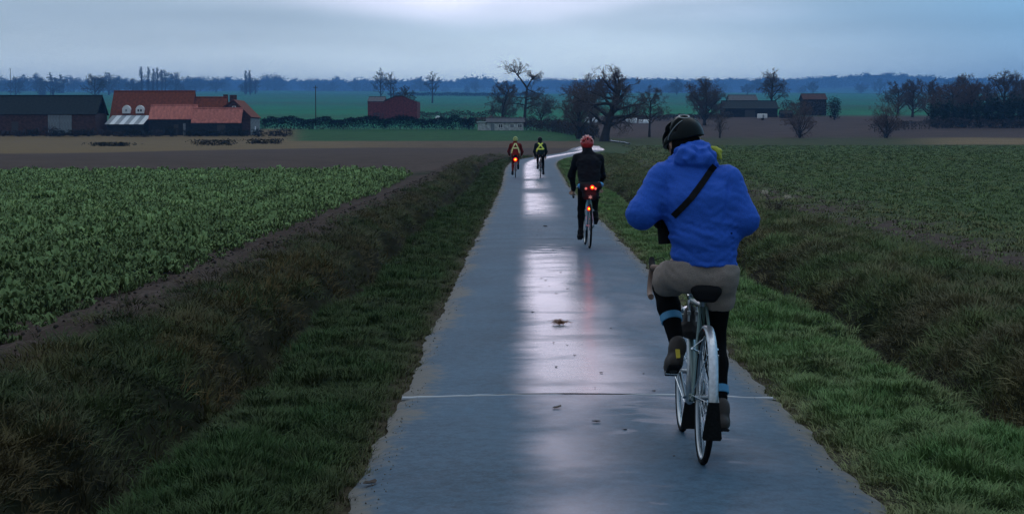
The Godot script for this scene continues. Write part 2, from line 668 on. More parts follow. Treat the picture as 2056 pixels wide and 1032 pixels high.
func lane_material(d0: float, d1: float, w: int, h: int) -> StandardMaterial3D:
	var rough := PackedByteArray()
	var tone := PackedByteArray()
	var relief := PackedByteArray()
	rough.resize(w * h)
	relief.resize(w * h)
	tone.resize(w * h * 3)
	for j in h:
		var d := lerpf(d0, d1, (j + 0.5) / h)
		for i in w:
			var t := (i + 0.5) / w * 2.0 - 1.0
			var x := t * lane_half(d)
			var wet := wetness(t, d)
			rough[j * w + i] = int(255.0 * clampf(wet, 0.0, 1.0))
			var g := noise_b.get_noise_2d(x * 9.0, d * 9.0)
			var g2 := noise_b.get_noise_2d(x * 0.7 + 9.0, d * 0.7)
			relief[j * w + i] = int(clampf(128.0 + (90.0 * g + rng.randf_range(-40, 40)) * (1.0 - 0.85 * wet), 0, 255))
			var edge := smoothstep(0.84, 1.0, absf(t) + 0.10 * g + (0.16 * g2 if t < 0.0 else 0.05 * g2))
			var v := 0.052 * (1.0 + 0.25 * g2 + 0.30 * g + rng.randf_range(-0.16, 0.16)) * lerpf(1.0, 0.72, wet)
			var c := Color(v * 0.74, v * 1.60, v * 2.4).lerp(Color(0.125, 0.112, 0.088), edge * 0.85).linear_to_srgb()  # blue of the reflected sky put into the asphalt colour
			var o := (j * w + i) * 3
			tone[o] = int(255 * c.r)
			tone[o + 1] = int(255 * c.g)
			tone[o + 2] = int(255 * c.b)
	var m := StandardMaterial3D.new()
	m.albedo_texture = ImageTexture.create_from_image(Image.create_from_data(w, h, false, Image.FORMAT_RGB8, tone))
	m.roughness = 0.78
	m.clearcoat_enabled = true
	m.clearcoat = 1.0
	m.clearcoat_roughness = 0.24
	m.clearcoat_texture = ImageTexture.create_from_image(Image.create_from_data(w, h, false, Image.FORMAT_L8, rough))
	m.heightmap_enabled = true
	m.heightmap_texture = ImageTexture.create_from_image(Image.create_from_data(w, h, false, Image.FORMAT_L8, relief))
	m.heightmap_scale = 0.25
	m.texture_repeat = false
	m.metallic_specular = 0.30
	return m

func build_lane() -> void:
	var lane := Node3D.new()
	lane.name = "lane"
	tag(lane, "", "", "", "structure")
	add_child(lane)
	var ends := [[-20.0, 11.44, 0.12, 256, 2048], [11.50, 29.80, 0.12, 256, 1024], [29.86, 128.0, 0.3, 128, 1024], [128.0, 236.0, 0.5, 64, 512]]
	for k in ends.size():
		var e: Array = ends[k]
		var m := Build.new()
		lane_strip(m, e[0], e[1], e[2], 24)
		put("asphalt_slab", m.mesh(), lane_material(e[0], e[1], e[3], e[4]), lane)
	# the two cross joints: a raised ridge, the near one coloured pale for its wet glint
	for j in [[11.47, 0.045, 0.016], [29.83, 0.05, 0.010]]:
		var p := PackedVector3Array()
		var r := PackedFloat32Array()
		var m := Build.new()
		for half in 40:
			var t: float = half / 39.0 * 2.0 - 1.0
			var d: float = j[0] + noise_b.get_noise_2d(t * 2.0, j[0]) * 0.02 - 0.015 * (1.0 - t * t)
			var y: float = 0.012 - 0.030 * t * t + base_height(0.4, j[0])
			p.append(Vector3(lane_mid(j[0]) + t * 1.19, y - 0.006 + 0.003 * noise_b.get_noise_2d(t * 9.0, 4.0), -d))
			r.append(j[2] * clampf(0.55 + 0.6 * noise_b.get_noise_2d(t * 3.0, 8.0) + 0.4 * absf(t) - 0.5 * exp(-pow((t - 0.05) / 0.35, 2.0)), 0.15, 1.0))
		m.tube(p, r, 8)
		put("joint_seam", m.mesh(), M.seam_glint if j[0] < 20.0 else M.tar, lane)


# ------------------------------------------------------------------ materials

func make_materials() -> void:
	var fine := noise_tex(512, 0.035, 5, 0.62, 1.0, 3)
	var patchy := noise_tex(512, 0.012, 5, 0.66, 1.0, 4)
	var streaks := noise_tex(256, 0.02, 4, 0.7, 1.0, 6)
	M.soil = vmat(1.0)
	world_tex(M.soil, noise_tex(512, 0.05, 5, 0.55, 1.0, 7), 1.7)
	M.soil.metallic_specular = 0.12
	M.grass = vmat(0.85)
	M.grass.metallic_specular = 0.2
	M.grass.backlight_enabled = true
	M.grass.backlight = Color(0.5, 0.5, 0.5)
	M.leaf = M.grass
	M.seam_glint = mat(0.40, 0.42, 0.44, 0.6)  # pale colour stands in for light glinting off the wet joint
	M.tar = mat(0.012, 0.012, 0.014, 0.4)
	# bark and twigs
	M.bark = mat(0.066, 0.056, 0.050, 1.0)
	own_tex(M.bark, streaks, Vector3(0.5, 2.0, 0.5))
	M.twig = mat(0.105, 0.084, 0.076, 1.0)
	M.twig_red = mat(0.125, 0.086, 0.072, 1.0)
	M.twig_hazed = mat(0.072, 0.080, 0.086, 1.0)  # blue-grey of distant haze put into the twig colour
	M.shrub = mat(0.020, 0.026, 0.020, 1.0)
	M.hedge = mat(0.005, 0.011, 0.007, 1.0)
	M.evergreen = mat(0.016, 0.030, 0.020, 1.0)
	M.scrub = mat(0.052, 0.044, 0.040, 1.0)
	M.dry_stalk = mat(0.07, 0.06, 0.045, 1.0)
	M.fluff = mat(0.62, 0.55, 0.42, 1.0)
	for k in ["bark", "twig", "twig_red", "twig_hazed", "shrub", "hedge", "evergreen", "scrub"]:
		M[k].metallic_specular = 0.1
	# buildings
	M.roof_dark = mat(0.022, 0.030, 0.030, 0.9)
	M.roof_red = mat(0.24, 0.066, 0.030, 0.9)
	M.roof_orange = mat(0.68, 0.225, 0.165, 0.9)
	M.brick = mat(0.105, 0.055, 0.045, 0.95)
	M.brick_red = mat(0.24, 0.052, 0.046, 0.95)
	M.wall_dark = mat(0.030, 0.032, 0.034, 0.95)
	M.plaster = mat(0.66, 0.68, 0.66, 0.9)
	M.render_grey = mat(0.30, 0.31, 0.31, 0.9)
	M.roof_grey = mat(0.12, 0.12, 0.125, 0.85)
	for k in ["roof_dark", "roof_red", "roof_orange", "brick", "brick_red", "wall_dark", "plaster", "render_grey", "roof_grey"]:
		world_tex(M[k], patchy, 4.0)
		M[k].metallic_specular = 0.2
	M.door_pale = mat(0.24, 0.28, 0.30, 0.8)
	own_tex(M.door_pale, streaks, Vector3(0.6, 5.0, 0.6))
	M.sheet_clear = mat(0.62, 0.66, 0.68, 0.5)
	M.sheet_grey = mat(0.22, 0.25, 0.27, 0.6)
	M.white_paint = mat(0.75, 0.75, 0.74, 0.6)
	M.pane = mat(0.02, 0.024, 0.03, 0.15)
	M.timber = mat(0.05, 0.042, 0.036, 0.95)
	M.pale_metal = mat(0.55, 0.60, 0.62, 0.5)
	# bicycles
	M.black = mat(0.012, 0.012, 0.013, 0.55)
	M.rubber = mat(0.014, 0.014, 0.015, 0.8)
	M.flap = mat(0.016, 0.017, 0.017, 0.7)
	own_tex(M.flap, fine, Vector3.ONE * 0.3)
	M.chrome = mat(0.72, 0.74, 0.76, 0.22, 1.0)
	M.alloy = mat(0.36, 0.39, 0.41, 0.38, 1.0)
	M.guard_steel = mat(0.66, 0.69, 0.72, 0.33, 0.85)
	own_tex(M.guard_steel, noise_tex(256, 0.03, 4, 0.72, 1.0, 9), Vector3.ONE * 0.22)
	M.frame_green = mat(0.10, 0.15, 0.14, 0.35, 0.35)
	M.frame_blue = mat(0.13, 0.26, 0.34, 0.35, 0.2)
	M.frame_dark = mat(0.02, 0.02, 0.022, 0.4)
	M.frame_red = mat(0.20, 0.02, 0.02, 0.4)
	M.leather = mat(0.035, 0.020, 0.013, 0.45)
	M.bag_brown = mat(0.048, 0.038, 0.033, 0.8)
	own_tex(M.bag_brown, fine, Vector3.ONE * 0.12)
	M.bar_tape = mat(0.19, 0.12, 0.09, 0.8)
	M.strap = mat(0.012, 0.012, 0.013, 0.7)
	M.buckle = mat(0.35, 0.36, 0.37, 0.35, 1.0)
	M.bag_black = mat(0.020, 0.020, 0.023, 0.8)
	M.bag_blue = mat(0.03, 0.30, 0.62, 0.5)
	M.reflector = mat(0.62, 0.62, 0.50, 0.3)
	M.pink = mat(0.75, 0.25, 0.22, 0.3)
	# clothes
	var weave := noise_tex(256, 0.10, 3, 0.80, 1.0, 12)
	M.skin = mat(0.36, 0.21, 0.15, 0.6)
	M.hair = mat(0.02, 0.015, 0.012, 0.7)
	M.jacket_blue = mat(0.034, 0.130, 0.60, 0.62)
	M.shorts_tan = mat(0.34, 0.275, 0.235, 0.95)
	M.tights_black = mat(0.006, 0.006, 0.0065, 0.9)
	M.band_blue = mat(0.05, 0.22, 0.38, 0.6)
	M.shoe_brown = mat(0.045, 0.034, 0.028, 0.75)
	M.patch_yellow = mat(0.55, 0.42, 0.03, 0.6)
	M.scarf_lime = mat(0.38, 0.40, 0.04, 0.8)
	M.coat_dark = mat(0.012, 0.013, 0.018, 0.85)
	M.coat_red = mat(0.20, 0.022, 0.018, 0.8)
	M.coat_green = mat(0.012, 0.022, 0.024, 0.85)
	M.hi_vis = mat(0.66, 0.72, 0.10, 0.7)
	M.hi_vis_pale = mat(0.62, 0.62, 0.26, 0.7)
	for k in ["black", "rubber", "strap", "flap", "bag_black", "tights_black", "leather"]: M[k].metallic_specular = 0.12
	M.helmet_black = mat(0.008, 0.012, 0.013, 0.35)
	M.helmet_black.metallic_specular = 0.22
	M.helmet_band = mat(0.16, 0.20, 0.22, 0.25)
	M.helmet_red = mat(0.42, 0.02, 0.025, 0.3)
	M.helmet_silver = mat(0.50, 0.16, 0.16, 0.35)
	M.helmet_lime = mat(0.42, 0.48, 0.16, 0.5)
	M.glove = mat(0.010, 0.010, 0.011, 0.8)
	for k in ["jacket_blue", "shorts_tan", "coat_dark", "coat_red", "coat_green"]:
		own_tex(M[k], weave, Vector3.ONE * 0.25)
		M[k].metallic_specular = 0.2
	M.jacket_blue.rim_enabled = true
	M.jacket_blue.rim = 0.25
	M.jacket_blue.rim_tint = 0.8
	M.lamp_core = glow_mat(Color(1.0, 0.62, 0.14), 3.2)
	M.lamp_lens = glow_mat(Color(1.0, 0.03, 0.01), 0.85)
	# litter
	M.straw = mat(0.24, 0.10, 0.045, 1.0)
	M.dead_leaf = mat(0.045, 0.032, 0.024, 1.0)
	M.water = mat(0.02, 0.025, 0.03, 0.10)

func glow_mat(c: Color, energy: float) -> StandardMaterial3D:
	var m := StandardMaterial3D.new()
	m.albedo_color = Color(0.3, 0.02, 0.02)
	m.roughness = 0.3
	m.emission_enabled = true
	m.emission = c
	m.emission_energy_multiplier = energy
	return m


# ------------------------------------------------------------------ farm buildings

# walls and roof of a gabled building. Ridge along "x" or "z"; z is the front's distance. Heights are above sea level zero (the lane).
func gabled(o: Node3D, x0: float, x1: float, d0: float, d1: float, base: float, eave: float, ridge: float, axis: String, wall: Material, roof: Material, over := 0.35, apex := 0.5, eave2 := -1.0) -> Node3D:
	var b := o.position
	if eave2 < 0.0: eave2 = eave
	var w := Build.new()
	var prof := []            # across the ridge: (offset 0..1, height)
	prof = [[0.0, base - 0.6], [1.0, base - 0.6], [1.0, eave2], [apex, ridge], [0.0, eave]]
	var ends := []
	for e in 2:
		var q := []
		for p in prof:
			if axis == "x":
				q.append(Vector3(x0 if e == 0 else x1, p[1], -lerpf(d0, d1, p[0])) - b)
			else:
				q.append(Vector3(lerpf(x0, x1, p[0]), p[1], -(d0 if e == 0 else d1)) - b)
		ends.append(q)
	var mid := Vector3((x0 + x1) / 2, (base + eave) / 2, -(d0 + d1) / 2) - b
	for e in 2: w.out_face(ends[e].duplicate(), mid)
	for k in [1, 4]:
		w.out_face([ends[0][k], ends[0][(k + 1) % 5], ends[1][(k + 1) % 5], ends[1][k]], mid)
	put("wall", w.mesh(), wall, o)
	var r := Build.new()
	var along_v: Vector3 = (ends[1][3] - ends[0][3]).normalized() * over
	for k in [4, 2]:
		var down: Vector3 = ends[0][k] - ends[0][3]
		var drop := down.normalized() * over
		var up := Vector3(0, 0.14, 0)
		var a: Vector3 = ends[0][3] - along_v + up
		var c: Vector3 = ends[1][3] + along_v + up
		var e0: Vector3 = ends[0][k] + drop - along_v + up
		var e1: Vector3 = ends[1][k] + drop + along_v + up
		if k == 4: r.slab(a, e0, e1, c, 0.13)
		else: r.slab(a, c, e1, e0, 0.13)
	var rf := put("roof", r.mesh(), roof, o)
	var rg := Build.new()
	rg.rod(ends[0][3] - along_v + Vector3(0, 0.16, 0), ends[1][3] + along_v + Vector3(0, 0.16, 0), 0.13, -1, 8)
	put("ridge_tiles", rg.mesh(), roof, rf)
	return rf

func panel(o: Node3D, called: String, lo: Vector3, hi: Vector3, m: Material, bevel := 0.02) -> MeshInstance3D:
	var w := Build.new()
	w.block(lo - o.position, hi - o.position, bevel)
	return put(called, w.mesh(), m, o)

func window_in(o: Node3D, x0: float, x1: float, y0: float, y1: float, d: float, cross := true) -> void:
	var f := Build.new()
	var z := -d + 0.03
	var p := o.position
	for q in [[x0, x1, y0, y0 + 0.09], [x0, x1, y1 - 0.09, y1], [x0, x0 + 0.09, y0 + 0.09, y1 - 0.09], [x1 - 0.09, x1, y0 + 0.09, y1 - 0.09]]:
		f.block(Vector3(q[0], q[2], z - 0.08) - p, Vector3(q[1], q[3], z + 0.05) - p)
	if cross:
		f.block(Vector3((x0 + x1) / 2 - 0.04, y0 + 0.09, z - 0.07) - p, Vector3((x0 + x1) / 2 + 0.04, y1 - 0.09, z + 0.03) - p)
	var w := put("window", f.mesh(), M.white_paint, o)
	var g := Build.new()
	g.block(Vector3(x0 + 0.09, y0 + 0.09, z - 0.05) - p, Vector3(x1 - 0.09, y1 - 0.09, z - 0.02) - p)
	put("pane", g.mesh(), M.pane, w)

func build_farms() -> void:
	# long dark barn, partly outside the frame
	var o := thing("dark_barn", "long low barn with mossy dark roof and pale double doors at the left edge", "barn", Vector3(-95, 2.6, -350))
	gabled(o, -114.0, -82.1, 345.0, 354.7, 2.6, 6.7, 10.15, "x", M.brick, M.roof_dark)
	for k in 2:
		var x := -91.2 + 2.3 * k
		panel(o, "door", Vector3(x + 0.02, 3.0, -345.0), Vector3(x + 2.26, 6.65, -344.88), M.door_pale)
	var g := Build.new()
	var gx := -81.98
	g.out_face([Vector3(gx, 6.9, -346.3) - o.position, Vector3(gx, 6.9, -353.4) - o.position, Vector3(gx, 9.5, -349.85) - o.position], Vector3(-90, 0, 0))
	g.slab(Vector3(gx, 6.9, -346.3) - o.position, Vector3(gx, 6.9, -353.4) - o.position, Vector3(gx, 9.5, -349.85) - o.position, Vector3(gx, 9.5, -349.85) - o.position, 0.08)
	put("gable_boarding", g.mesh(), M.plaster, o)
	panel(o, "door", Vector3(-98.2, 3.0, -345.0), Vector3(-96.9, 5.2, -344.92), M.timber)
	# farmhouse with dormers and a striped glass lean-to
	o = thing("farmhouse", "farmhouse with tall red tiled roof, two white dormers and striped lean-to", "house", Vector3(-73, 2.7, -356))
	var rf := gabled(o, -80.7, -65.3, 352.0, 361.0, 2.7, 5.7, 11.2, "x", M.brick, M.roof_red)
	for x in [-77.8, -75.15]:
		# on the front slope: front face at the height where the slope lies
		var y0 := 6.9
		var face_d := 352.0 + (6.6 - 5.7) / 5.5 * 4.5 - 0.35
		var dm := Build.new()
		var wdt := 0.78
		var ends := []
		for z in [-face_d, -face_d - 2.2]:
			var q := [Vector3(x - wdt, y0, z), Vector3(x + wdt, y0, z), Vector3(x + wdt, y0 + 0.95, z), Vector3(x + wdt * 0.55, y0 + 1.42, z), Vector3(x, y0 + 1.62, z), Vector3(x - wdt * 0.55, y0 + 1.42, z), Vector3(x - wdt, y0 + 0.95, z)]
			for k in q.size(): q[k] -= o.position
			ends.append(q)
		dm.out_face(ends[0].duplicate(), ends[1][4])
		for k in 7: dm.out_face([ends[0][k], ends[0][(k + 1) % 7], ends[1][(k + 1) % 7], ends[1][k]], Vector3(x, y0 + 0.7, -face_d - 1.0) - o.position)
		var dmr := put("dormer", dm.mesh(), M.white_paint, o)
		for s in ([-1, 1] if x > -76.0 else [0.0]):
			var gl := Build.new()
			var cx: float = x + s * 0.26
			gl.block(Vector3(cx - 0.16, y0 + 0.35, -face_d) - o.position, Vector3(cx + 0.16, y0 + 0.80, -face_d + 0.03) - o.position)
			put("pane", gl.mesh(), M.pane if x > -76.0 else M.sheet_grey, dmr)
	var n := 8
	for k in n:
		var a0 := lerpf(-80.4, -72.9, float(k) / n)
		var a1 := lerpf(-80.4, -72.9, float(k + 1) / n)
		var sh := Build.new()
		sh.slab(Vector3(a0 + 0.01, 6.5, -351.9) - o.position, Vector3(a0 + 0.01 - 0.55, 4.75, -347.4) - o.position, Vector3(a1 - 0.55, 4.75, -347.4) - o.position, Vector3(a1, 6.5, -351.9) - o.position, 0.05)
		var s := put("roof_sheet", sh.mesh(), M.sheet_clear if k % 2 == 1 else M.sheet_grey, o)
	panel(o, "wall", Vector3(-80.5, 2.0, -351.95), Vector3(-73.4, 4.68, -347.7), M.wall_dark)
	# lower range joined to the house's right end
	o = thing("long_outhouse", "lower red-roofed range joined to the farmhouse's right gable", "outbuilding", Vector3(-62, 2.7, -357))
	gabled(o, -65.2, -58.9, 353.0, 360.0, 2.7, 5.6, 10.0, "x", M.brick, M.roof_red)
	panel(o, "chimney", Vector3(-59.5, 9.0, -358.0), Vector3(-58.7, 10.7, -356.8), M.brick, 0.03)
	# two front sheds with orange roofs
	o = thing("tiled_shed", "orange-roofed shed over dark wall in front of the farmhouse", "shed", Vector3(-67, 2.5, -348))
	gabled(o, -71.7, -63.3, 345.6, 350.8, 2.5, 5.8, 8.3, "x", M.wall_dark, M.roof_orange)
	panel(o, "door", Vector3(-67.2, 2.5, -345.6), Vector3(-66.3, 4.7, -345.5), M.timber)
	panel(o, "door", Vector3(-65.4, 2.5, -345.6), Vector3(-64.9, 4.9, -345.5), M.render_grey)
	o = thing("tiled_shed", "bright orange-roofed low shed nearest the gabled red house", "shed", Vector3(-59, 2.5, -346))
	gabled(o, -63.1, -54.2, 343.4, 347.6, 2.5, 5.1, 7.65, "x", M.wall_dark, M.roof_orange)
	panel(o, "door", Vector3(-58.5, 2.5, -343.4), Vector3(-56.9, 4.6, -343.3), M.timber)
	# gable-on house at the farm's right end
	o = thing("gable_house", "red-roofed gable-end house with pale side wall right of the orange sheds", "house", Vector3(-55, 2.6, -352))
	gabled(o, -58.4, -52.6, 346.0, 358.5, 2.6, 7.4, 9.2, "z", M.brick, M.roof_red, 0.3, 0.46, 6.1)
	panel(o, "side_render", Vector3(-52.6, 2.0, -358.3), Vector3(-52.5, 5.9, -346.4), M.render_grey)
	panel(o, "chimney", Vector3(-58.2, 7.4, -357.6), Vector3(-56.9, 10.6, -356.5), M.brick, 0.03)
	window_in(o, -56.0, -55.3, 7.4, 8.2, 346.0, false)
	panel(o, "door", Vector3(-52.5, 2.2, -352.4), Vector3(-52.42, 4.4, -351.4), M.white_paint)
	# red field barn up the slope
	o = thing("red_barn", "red brick barn with rounded gable standing alone on the green slope", "barn", Vector3(-35, 7.3, -485))
	var w := Build.new()
	var pr := [[-37.3, 6.4], [-28.4, 6.4], [-28.4, 11.9], [-30.1, 12.5], [-32.2, 13.35], [-34.1, 13.3], [-36.3, 12.4], [-37.3, 11.9]]
	var f0 := []
	var f1 := []
	for p in pr:
		f0.append(Vector3(p[0], p[1], -480) - o.position)
		f1.append(Vector3(p[0], p[1], -494) - o.position)
	w.out_face(f0.duplicate(), f1[0])
	w.out_face(f1.duplicate(), f0[0])
	for k in [1, 7]: w.out_face([f0[k], f0[(k + 1) % 8], f1[(k + 1) % 8], f1[k]], Vector3(-33, 9, -487) - o.position)
	put("wall", w.mesh(), M.brick_red, o)
	var rb := Build.new()
	for k in range(2, 7):
		var up := Vector3(0, 0.12, 0.3)
		rb.slab(f0[k] + up, f0[k + 1] + up, f1[k + 1] + Vector3(0, 0.12, 0), f1[k] + Vector3(0, 0.12, 0), 0.1)
	put("roof", rb.mesh(), M.roof_grey, o)
	gabled(o, -41.6, -37.31, 480.2, 492.0, 7.3, 11.9, 13.2, "x", M.brick_red, M.roof_grey, 0.12)
	# white bungalow
	o = thing("bungalow", "low white bungalow with grey roof and three dark windows behind the meadow", "house", Vector3(-4, 3.7, -388))
	gabled(o, -7.87, -0.1, 385.0, 390.5, 3.7, 5.45, 6.25, "x", M.plaster, M.roof_grey, 0.3)
	for q in [[-5.5, -4.5], [-3.0, -2.1], [-1.35, -0.4]]: window_in(o, q[0], q[1], 4.25, 5.15, 385.0)
	var an := Build.new()
	an.block(Vector3(-9.85, 3.0, -389.4) - o.position, Vector3(-7.9, 5.45, -385.2) - o.position, 0.03)
	put("annex", an.mesh(), M.plaster, o)
	panel(o, "annex_roof", Vector3(-10.1, 5.46, -389.6), Vector3(-7.95, 5.62, -384.9), M.pale_metal)
	panel(o, "door", Vector3(-7.1, 3.7, -385.0), Vector3(-6.3, 5.1, -384.95), M.door_pale)
	# long dark barn on the right
	o = thing("cattle_barn", "long dark barn behind the helmeted rider's head, roof almost black", "barn", Vector3(63, 7.6, -505))
	gabled(o, 55.5, 70.2, 500.0, 511.0, 7.6, 10.4, 12.5, "x", M.wall_dark, M.roof_dark)
	panel(o, "door", Vector3(61.2, 7.6, -500.0), Vector3(64.0, 10.0, -499.88), M.timber)
	o = thing("grey_shed", "blue-grey roofed shed rising behind the long dark barn", "shed", Vector3(68, 10.5, -565))
	gabled(o, 64.0, 72.2, 560.0, 570.0, 10.3, 14.0, 15.6, "x", M.render_grey, M.roof_grey)
	o = thing("red_roof_house", "house with dull red roof half hidden by the round reddish tree", "house", Vector3(83, 9.0, -524))
	gabled(o, 80.6, 87.0, 520.0, 528.0, 8.8, 13.4, 14.9, "x", M.wall_dark, M.brick)
	o = thing("cart_shed", "small dark open shed to the right of the white box trailer", "shed", Vector3(71, 7.4, -492))
	gabled(o, 69.8, 73.0, 490.0, 494.0, 7.4, 8.8, 9.6, "x", M.wall_dark, M.roof_dark, 0.2)
	# white box trailer
	o = thing("box_trailer", "small white box trailer parked before the long dark barn", "trailer", Vector3(62, 6.9, -470))
	var bx := Build.new()
	bx.block(Vector3(-1.2, 0.45, -0.8), Vector3(1.25, 1.65, 0.8), 0.12)
	put("box", bx.mesh(), M.white_paint, o)
	var dr := Build.new()
	dr.block(Vector3(0.0, 0.6, 0.8), Vector3(0.42, 1.4, 0.83))
	put("door", dr.mesh(), M.sheet_grey, o)
	for s in [-1, 1]:
		var wl := Build.new()
		wl.rod(Vector3(0.1, 0.3, s * 0.84), Vector3(0.1, 0.3, s * 0.66), 0.3, -1, 14)
		put("wheel", wl.mesh(), M.rubber, o)
	var tb := Build.new()
	tb.rod(Vector3(-1.2, 0.5, 0), Vector3(-2.2, 0.42, 0), 0.04)
	put("drawbar", tb.mesh(), M.timber, o)
	# plastic growing tunnels glimpsed between the trunks
	for t in [[15.2, 18.6, 452.0, 1.25, "pale plastic tunnel seen under the big oak's left boughs"], [25.3, 28.0, 448.0, 1.25, "pale plastic tunnel between the big oak and the slim tree"], [28.4, 31.0, 446.0, 0.9, "short low pale plastic tunnel close to the slim tree's trunk"]]:
		var y := height((t[0] + t[1]) / 2, t[2])
		o = thing("plastic_tunnel", t[4], "tunnel", Vector3((t[0] + t[1]) / 2, y, -t[2]))
		var tm := Build.new()
		var hl: float = (t[1] - t[0]) / 2
		var r0: float = t[3]
		var pts := []
		for k in 13:
			var a := PI * k / 12.0
			pts.append(Vector3(0, sin(a) * r0 * 1.05, cos(a) * r0))
		for k in 12:
			tm.out_face([pts[k] + Vector3(-hl, 0, 0), pts[k + 1] + Vector3(-hl, 0, 0), pts[k + 1] + Vector3(hl, 0, 0), pts[k] + Vector3(hl, 0, 0)], Vector3.ZERO)
		for s in [-1, 1]:
			var e := []
			for p in pts: e.append(p + Vector3(s * hl, 0, 0))
			tm.out_face(e, Vector3.ZERO)
		put("cover", tm.mesh(), M.sheet_clear, o)
		var hp := Build.new()
		for k in 4:
			hp.hoop(Vector3(lerpf(-hl, hl, k / 3.0), 0, 0), r0 * 1.02, 0.0, PI, 12, [Vector2(-0.03, -0.03), Vector2(0.03, -0.03), Vector2(0.03, 0.03), Vector2(-0.03, 0.03)])
		put("hoops", hp.mesh(), M.sheet_grey, o)
	# poles
	var poles := [[-115.5, 420.0, 9.6, "lone wooden pole standing behind the dark hedge left of centre"], [-284.8, 900.0, 13.5, "thin tall pole above the trees at the far left edge"], [-262.7, 900.0, 11.8, "shorter thin pole among the trees above the dark barn's roof"], [-72.4, 640.0, 7.5, "thin pole rising just behind the red field barn"]]
	for p in poles:
		o = thing("utility_pole", p[3], "pole", seen(p[0], p[1], 0.1), 0.0, "poles among the fields")
		var pm := Build.new()
		pm.rod(Vector3.ZERO, Vector3(0, p[2], 0), 0.14 if p[1] < 500.0 else 0.22, 0.10 if p[1] < 500.0 else 0.16, 8)
		put("shaft", pm.mesh(), M.timber, o)
		var cm := Build.new()
		cm.block(Vector3(-0.5, p[2] - 0.55, -0.06), Vector3(0.5, p[2] - 0.42, 0.06))
		for s in [-0.42, 0.0, 0.42]: cm.rod(Vector3(s, p[2] - 0.42, 0), Vector3(s, p[2] - 0.24, 0), 0.04, 0.03, 6)
		put("crossarm", cm.mesh(), M.timber, o)


# ------------------------------------------------------------------ trees, hedges, shrubs

func somewhere() -> Vector3:
	return Vector3(rnd(), rnd(), rnd()).normalized()

# one bough growing from p to its aim, with its own side growth. c.r: radii by level; c.n: children by level
func bough(T: Build, C: Build, p: Vector3, aim: Vector3, r: float, lvl: int, c: Dictionary) -> void:
	var way := aim - p
	var length := way.length()
	if length < 0.05: return
	var seg: int = [5, 4, 3, 2, 1][lvl]
	var pts := PackedVector3Array([p])
	var rr := PackedFloat32Array([r])
	var bend := somewhere() * length * float(c.bend)
	var sag := Vector3(0, float(c.sag) * length, 0)
	for i in range(1, seg + 1):
		var t := float(i) / seg
		var q := p + way * t + (bend + sag) * (t * (1.0 - t)) + somewhere() * length * 0.035
		pts.append(q)
		rr.append(maxf(r * (1.0 - 0.72 * t), c.least))
	var b: Build = T if lvl < 1 else C
	b.tube(pts, rr, [6, 4, 3, 3, 3][lvl], false)
	if lvl >= int(c.levels): return
	var n: int = c.n[lvl]
	for k in n:
		var t := lerpf(c.start, 1.0, (k + rnd(0.2, 0.9)) / n)
		var f := t * seg
		var i := mini(int(f), seg - 1)
		var q := pts[i].lerp(pts[i + 1], f - i)
		var ahead := (pts[i + 1] - pts[i]).normalized()
		var d := (ahead * rnd(0.25, 0.8) + somewhere() * float(c.spread) + Vector3.UP * float(c.lift)).normalized()
		var l := length * rnd(0.32, 0.62) * (1.1 - 0.35 * t)
		bough(T, C, q, q + d * l, maxf(lerpf(r, r * 0.3, t) * 0.55, c.least), lvl + 1, c)

const TREE := {"levels": 3, "n": [8, 8, 5, 0], "bend": 0.25, "sag": 0.12, "least": 0.016, "start": 0.25, "spread": 0.85, "lift": 0.15}

func merged(a: Dictionary, b: Dictionary) -> Dictionary:
	var c := a.duplicate()
	c.merge(b, true)
	return c

# a bare tree: stem points, boughs reaching into an ellipsoid crown (centre, radii)
func bare_tree(called: String, label: String, where: Vector3, stem: Array, thick: float, centre: Vector3, radii: Vector3, boughs: int, from: float, opt := {}, twig: Material = null, group := "") -> Node3D:
	var c := merged(TREE, opt)
	var T := Build.new()
	var C := Build.new()
	var pts := PackedVector3Array()
	var rr := PackedFloat32Array()
	for k in stem.size():
		pts.append(stem[k])
		var t := float(k) / (stem.size() - 1)
		rr.append(thick * (1.0 - 0.55 * t) * (1.25 if k == 0 else 1.0))
	T.tube(pts, rr, 9, false)
	for k in boughs:
		var t := lerpf(from, 1.0, (k + rnd(0.0, 0.9)) / boughs)
		var f := t * (pts.size() - 1)
		var i := mini(int(f), pts.size() - 2)
		var p := pts[i].lerp(pts[i + 1], f - i)
		var a := k * 2.4 + rnd(-0.5, 0.5)
		var up := lerpf(-0.45, 0.98, clampf((t - from) / (1.0 - from) + rnd(-0.25, 0.25), 0, 1))
		var flat := sqrt(1.0 - up * up)
		var aim := centre + Vector3(cos(a) * flat, up, sin(a) * flat) * radii * rnd(0.78, 1.0)
		bough(T, C, p, aim, thick * lerpf(0.55, 0.32, t), 0, c)
	var o := thing(called, label, "tree", where, 0.0, group)
	put("trunk", T.mesh(), M.bark, o)
	put("crown", C.mesh(), twig if twig else M.twig, o)
	return o

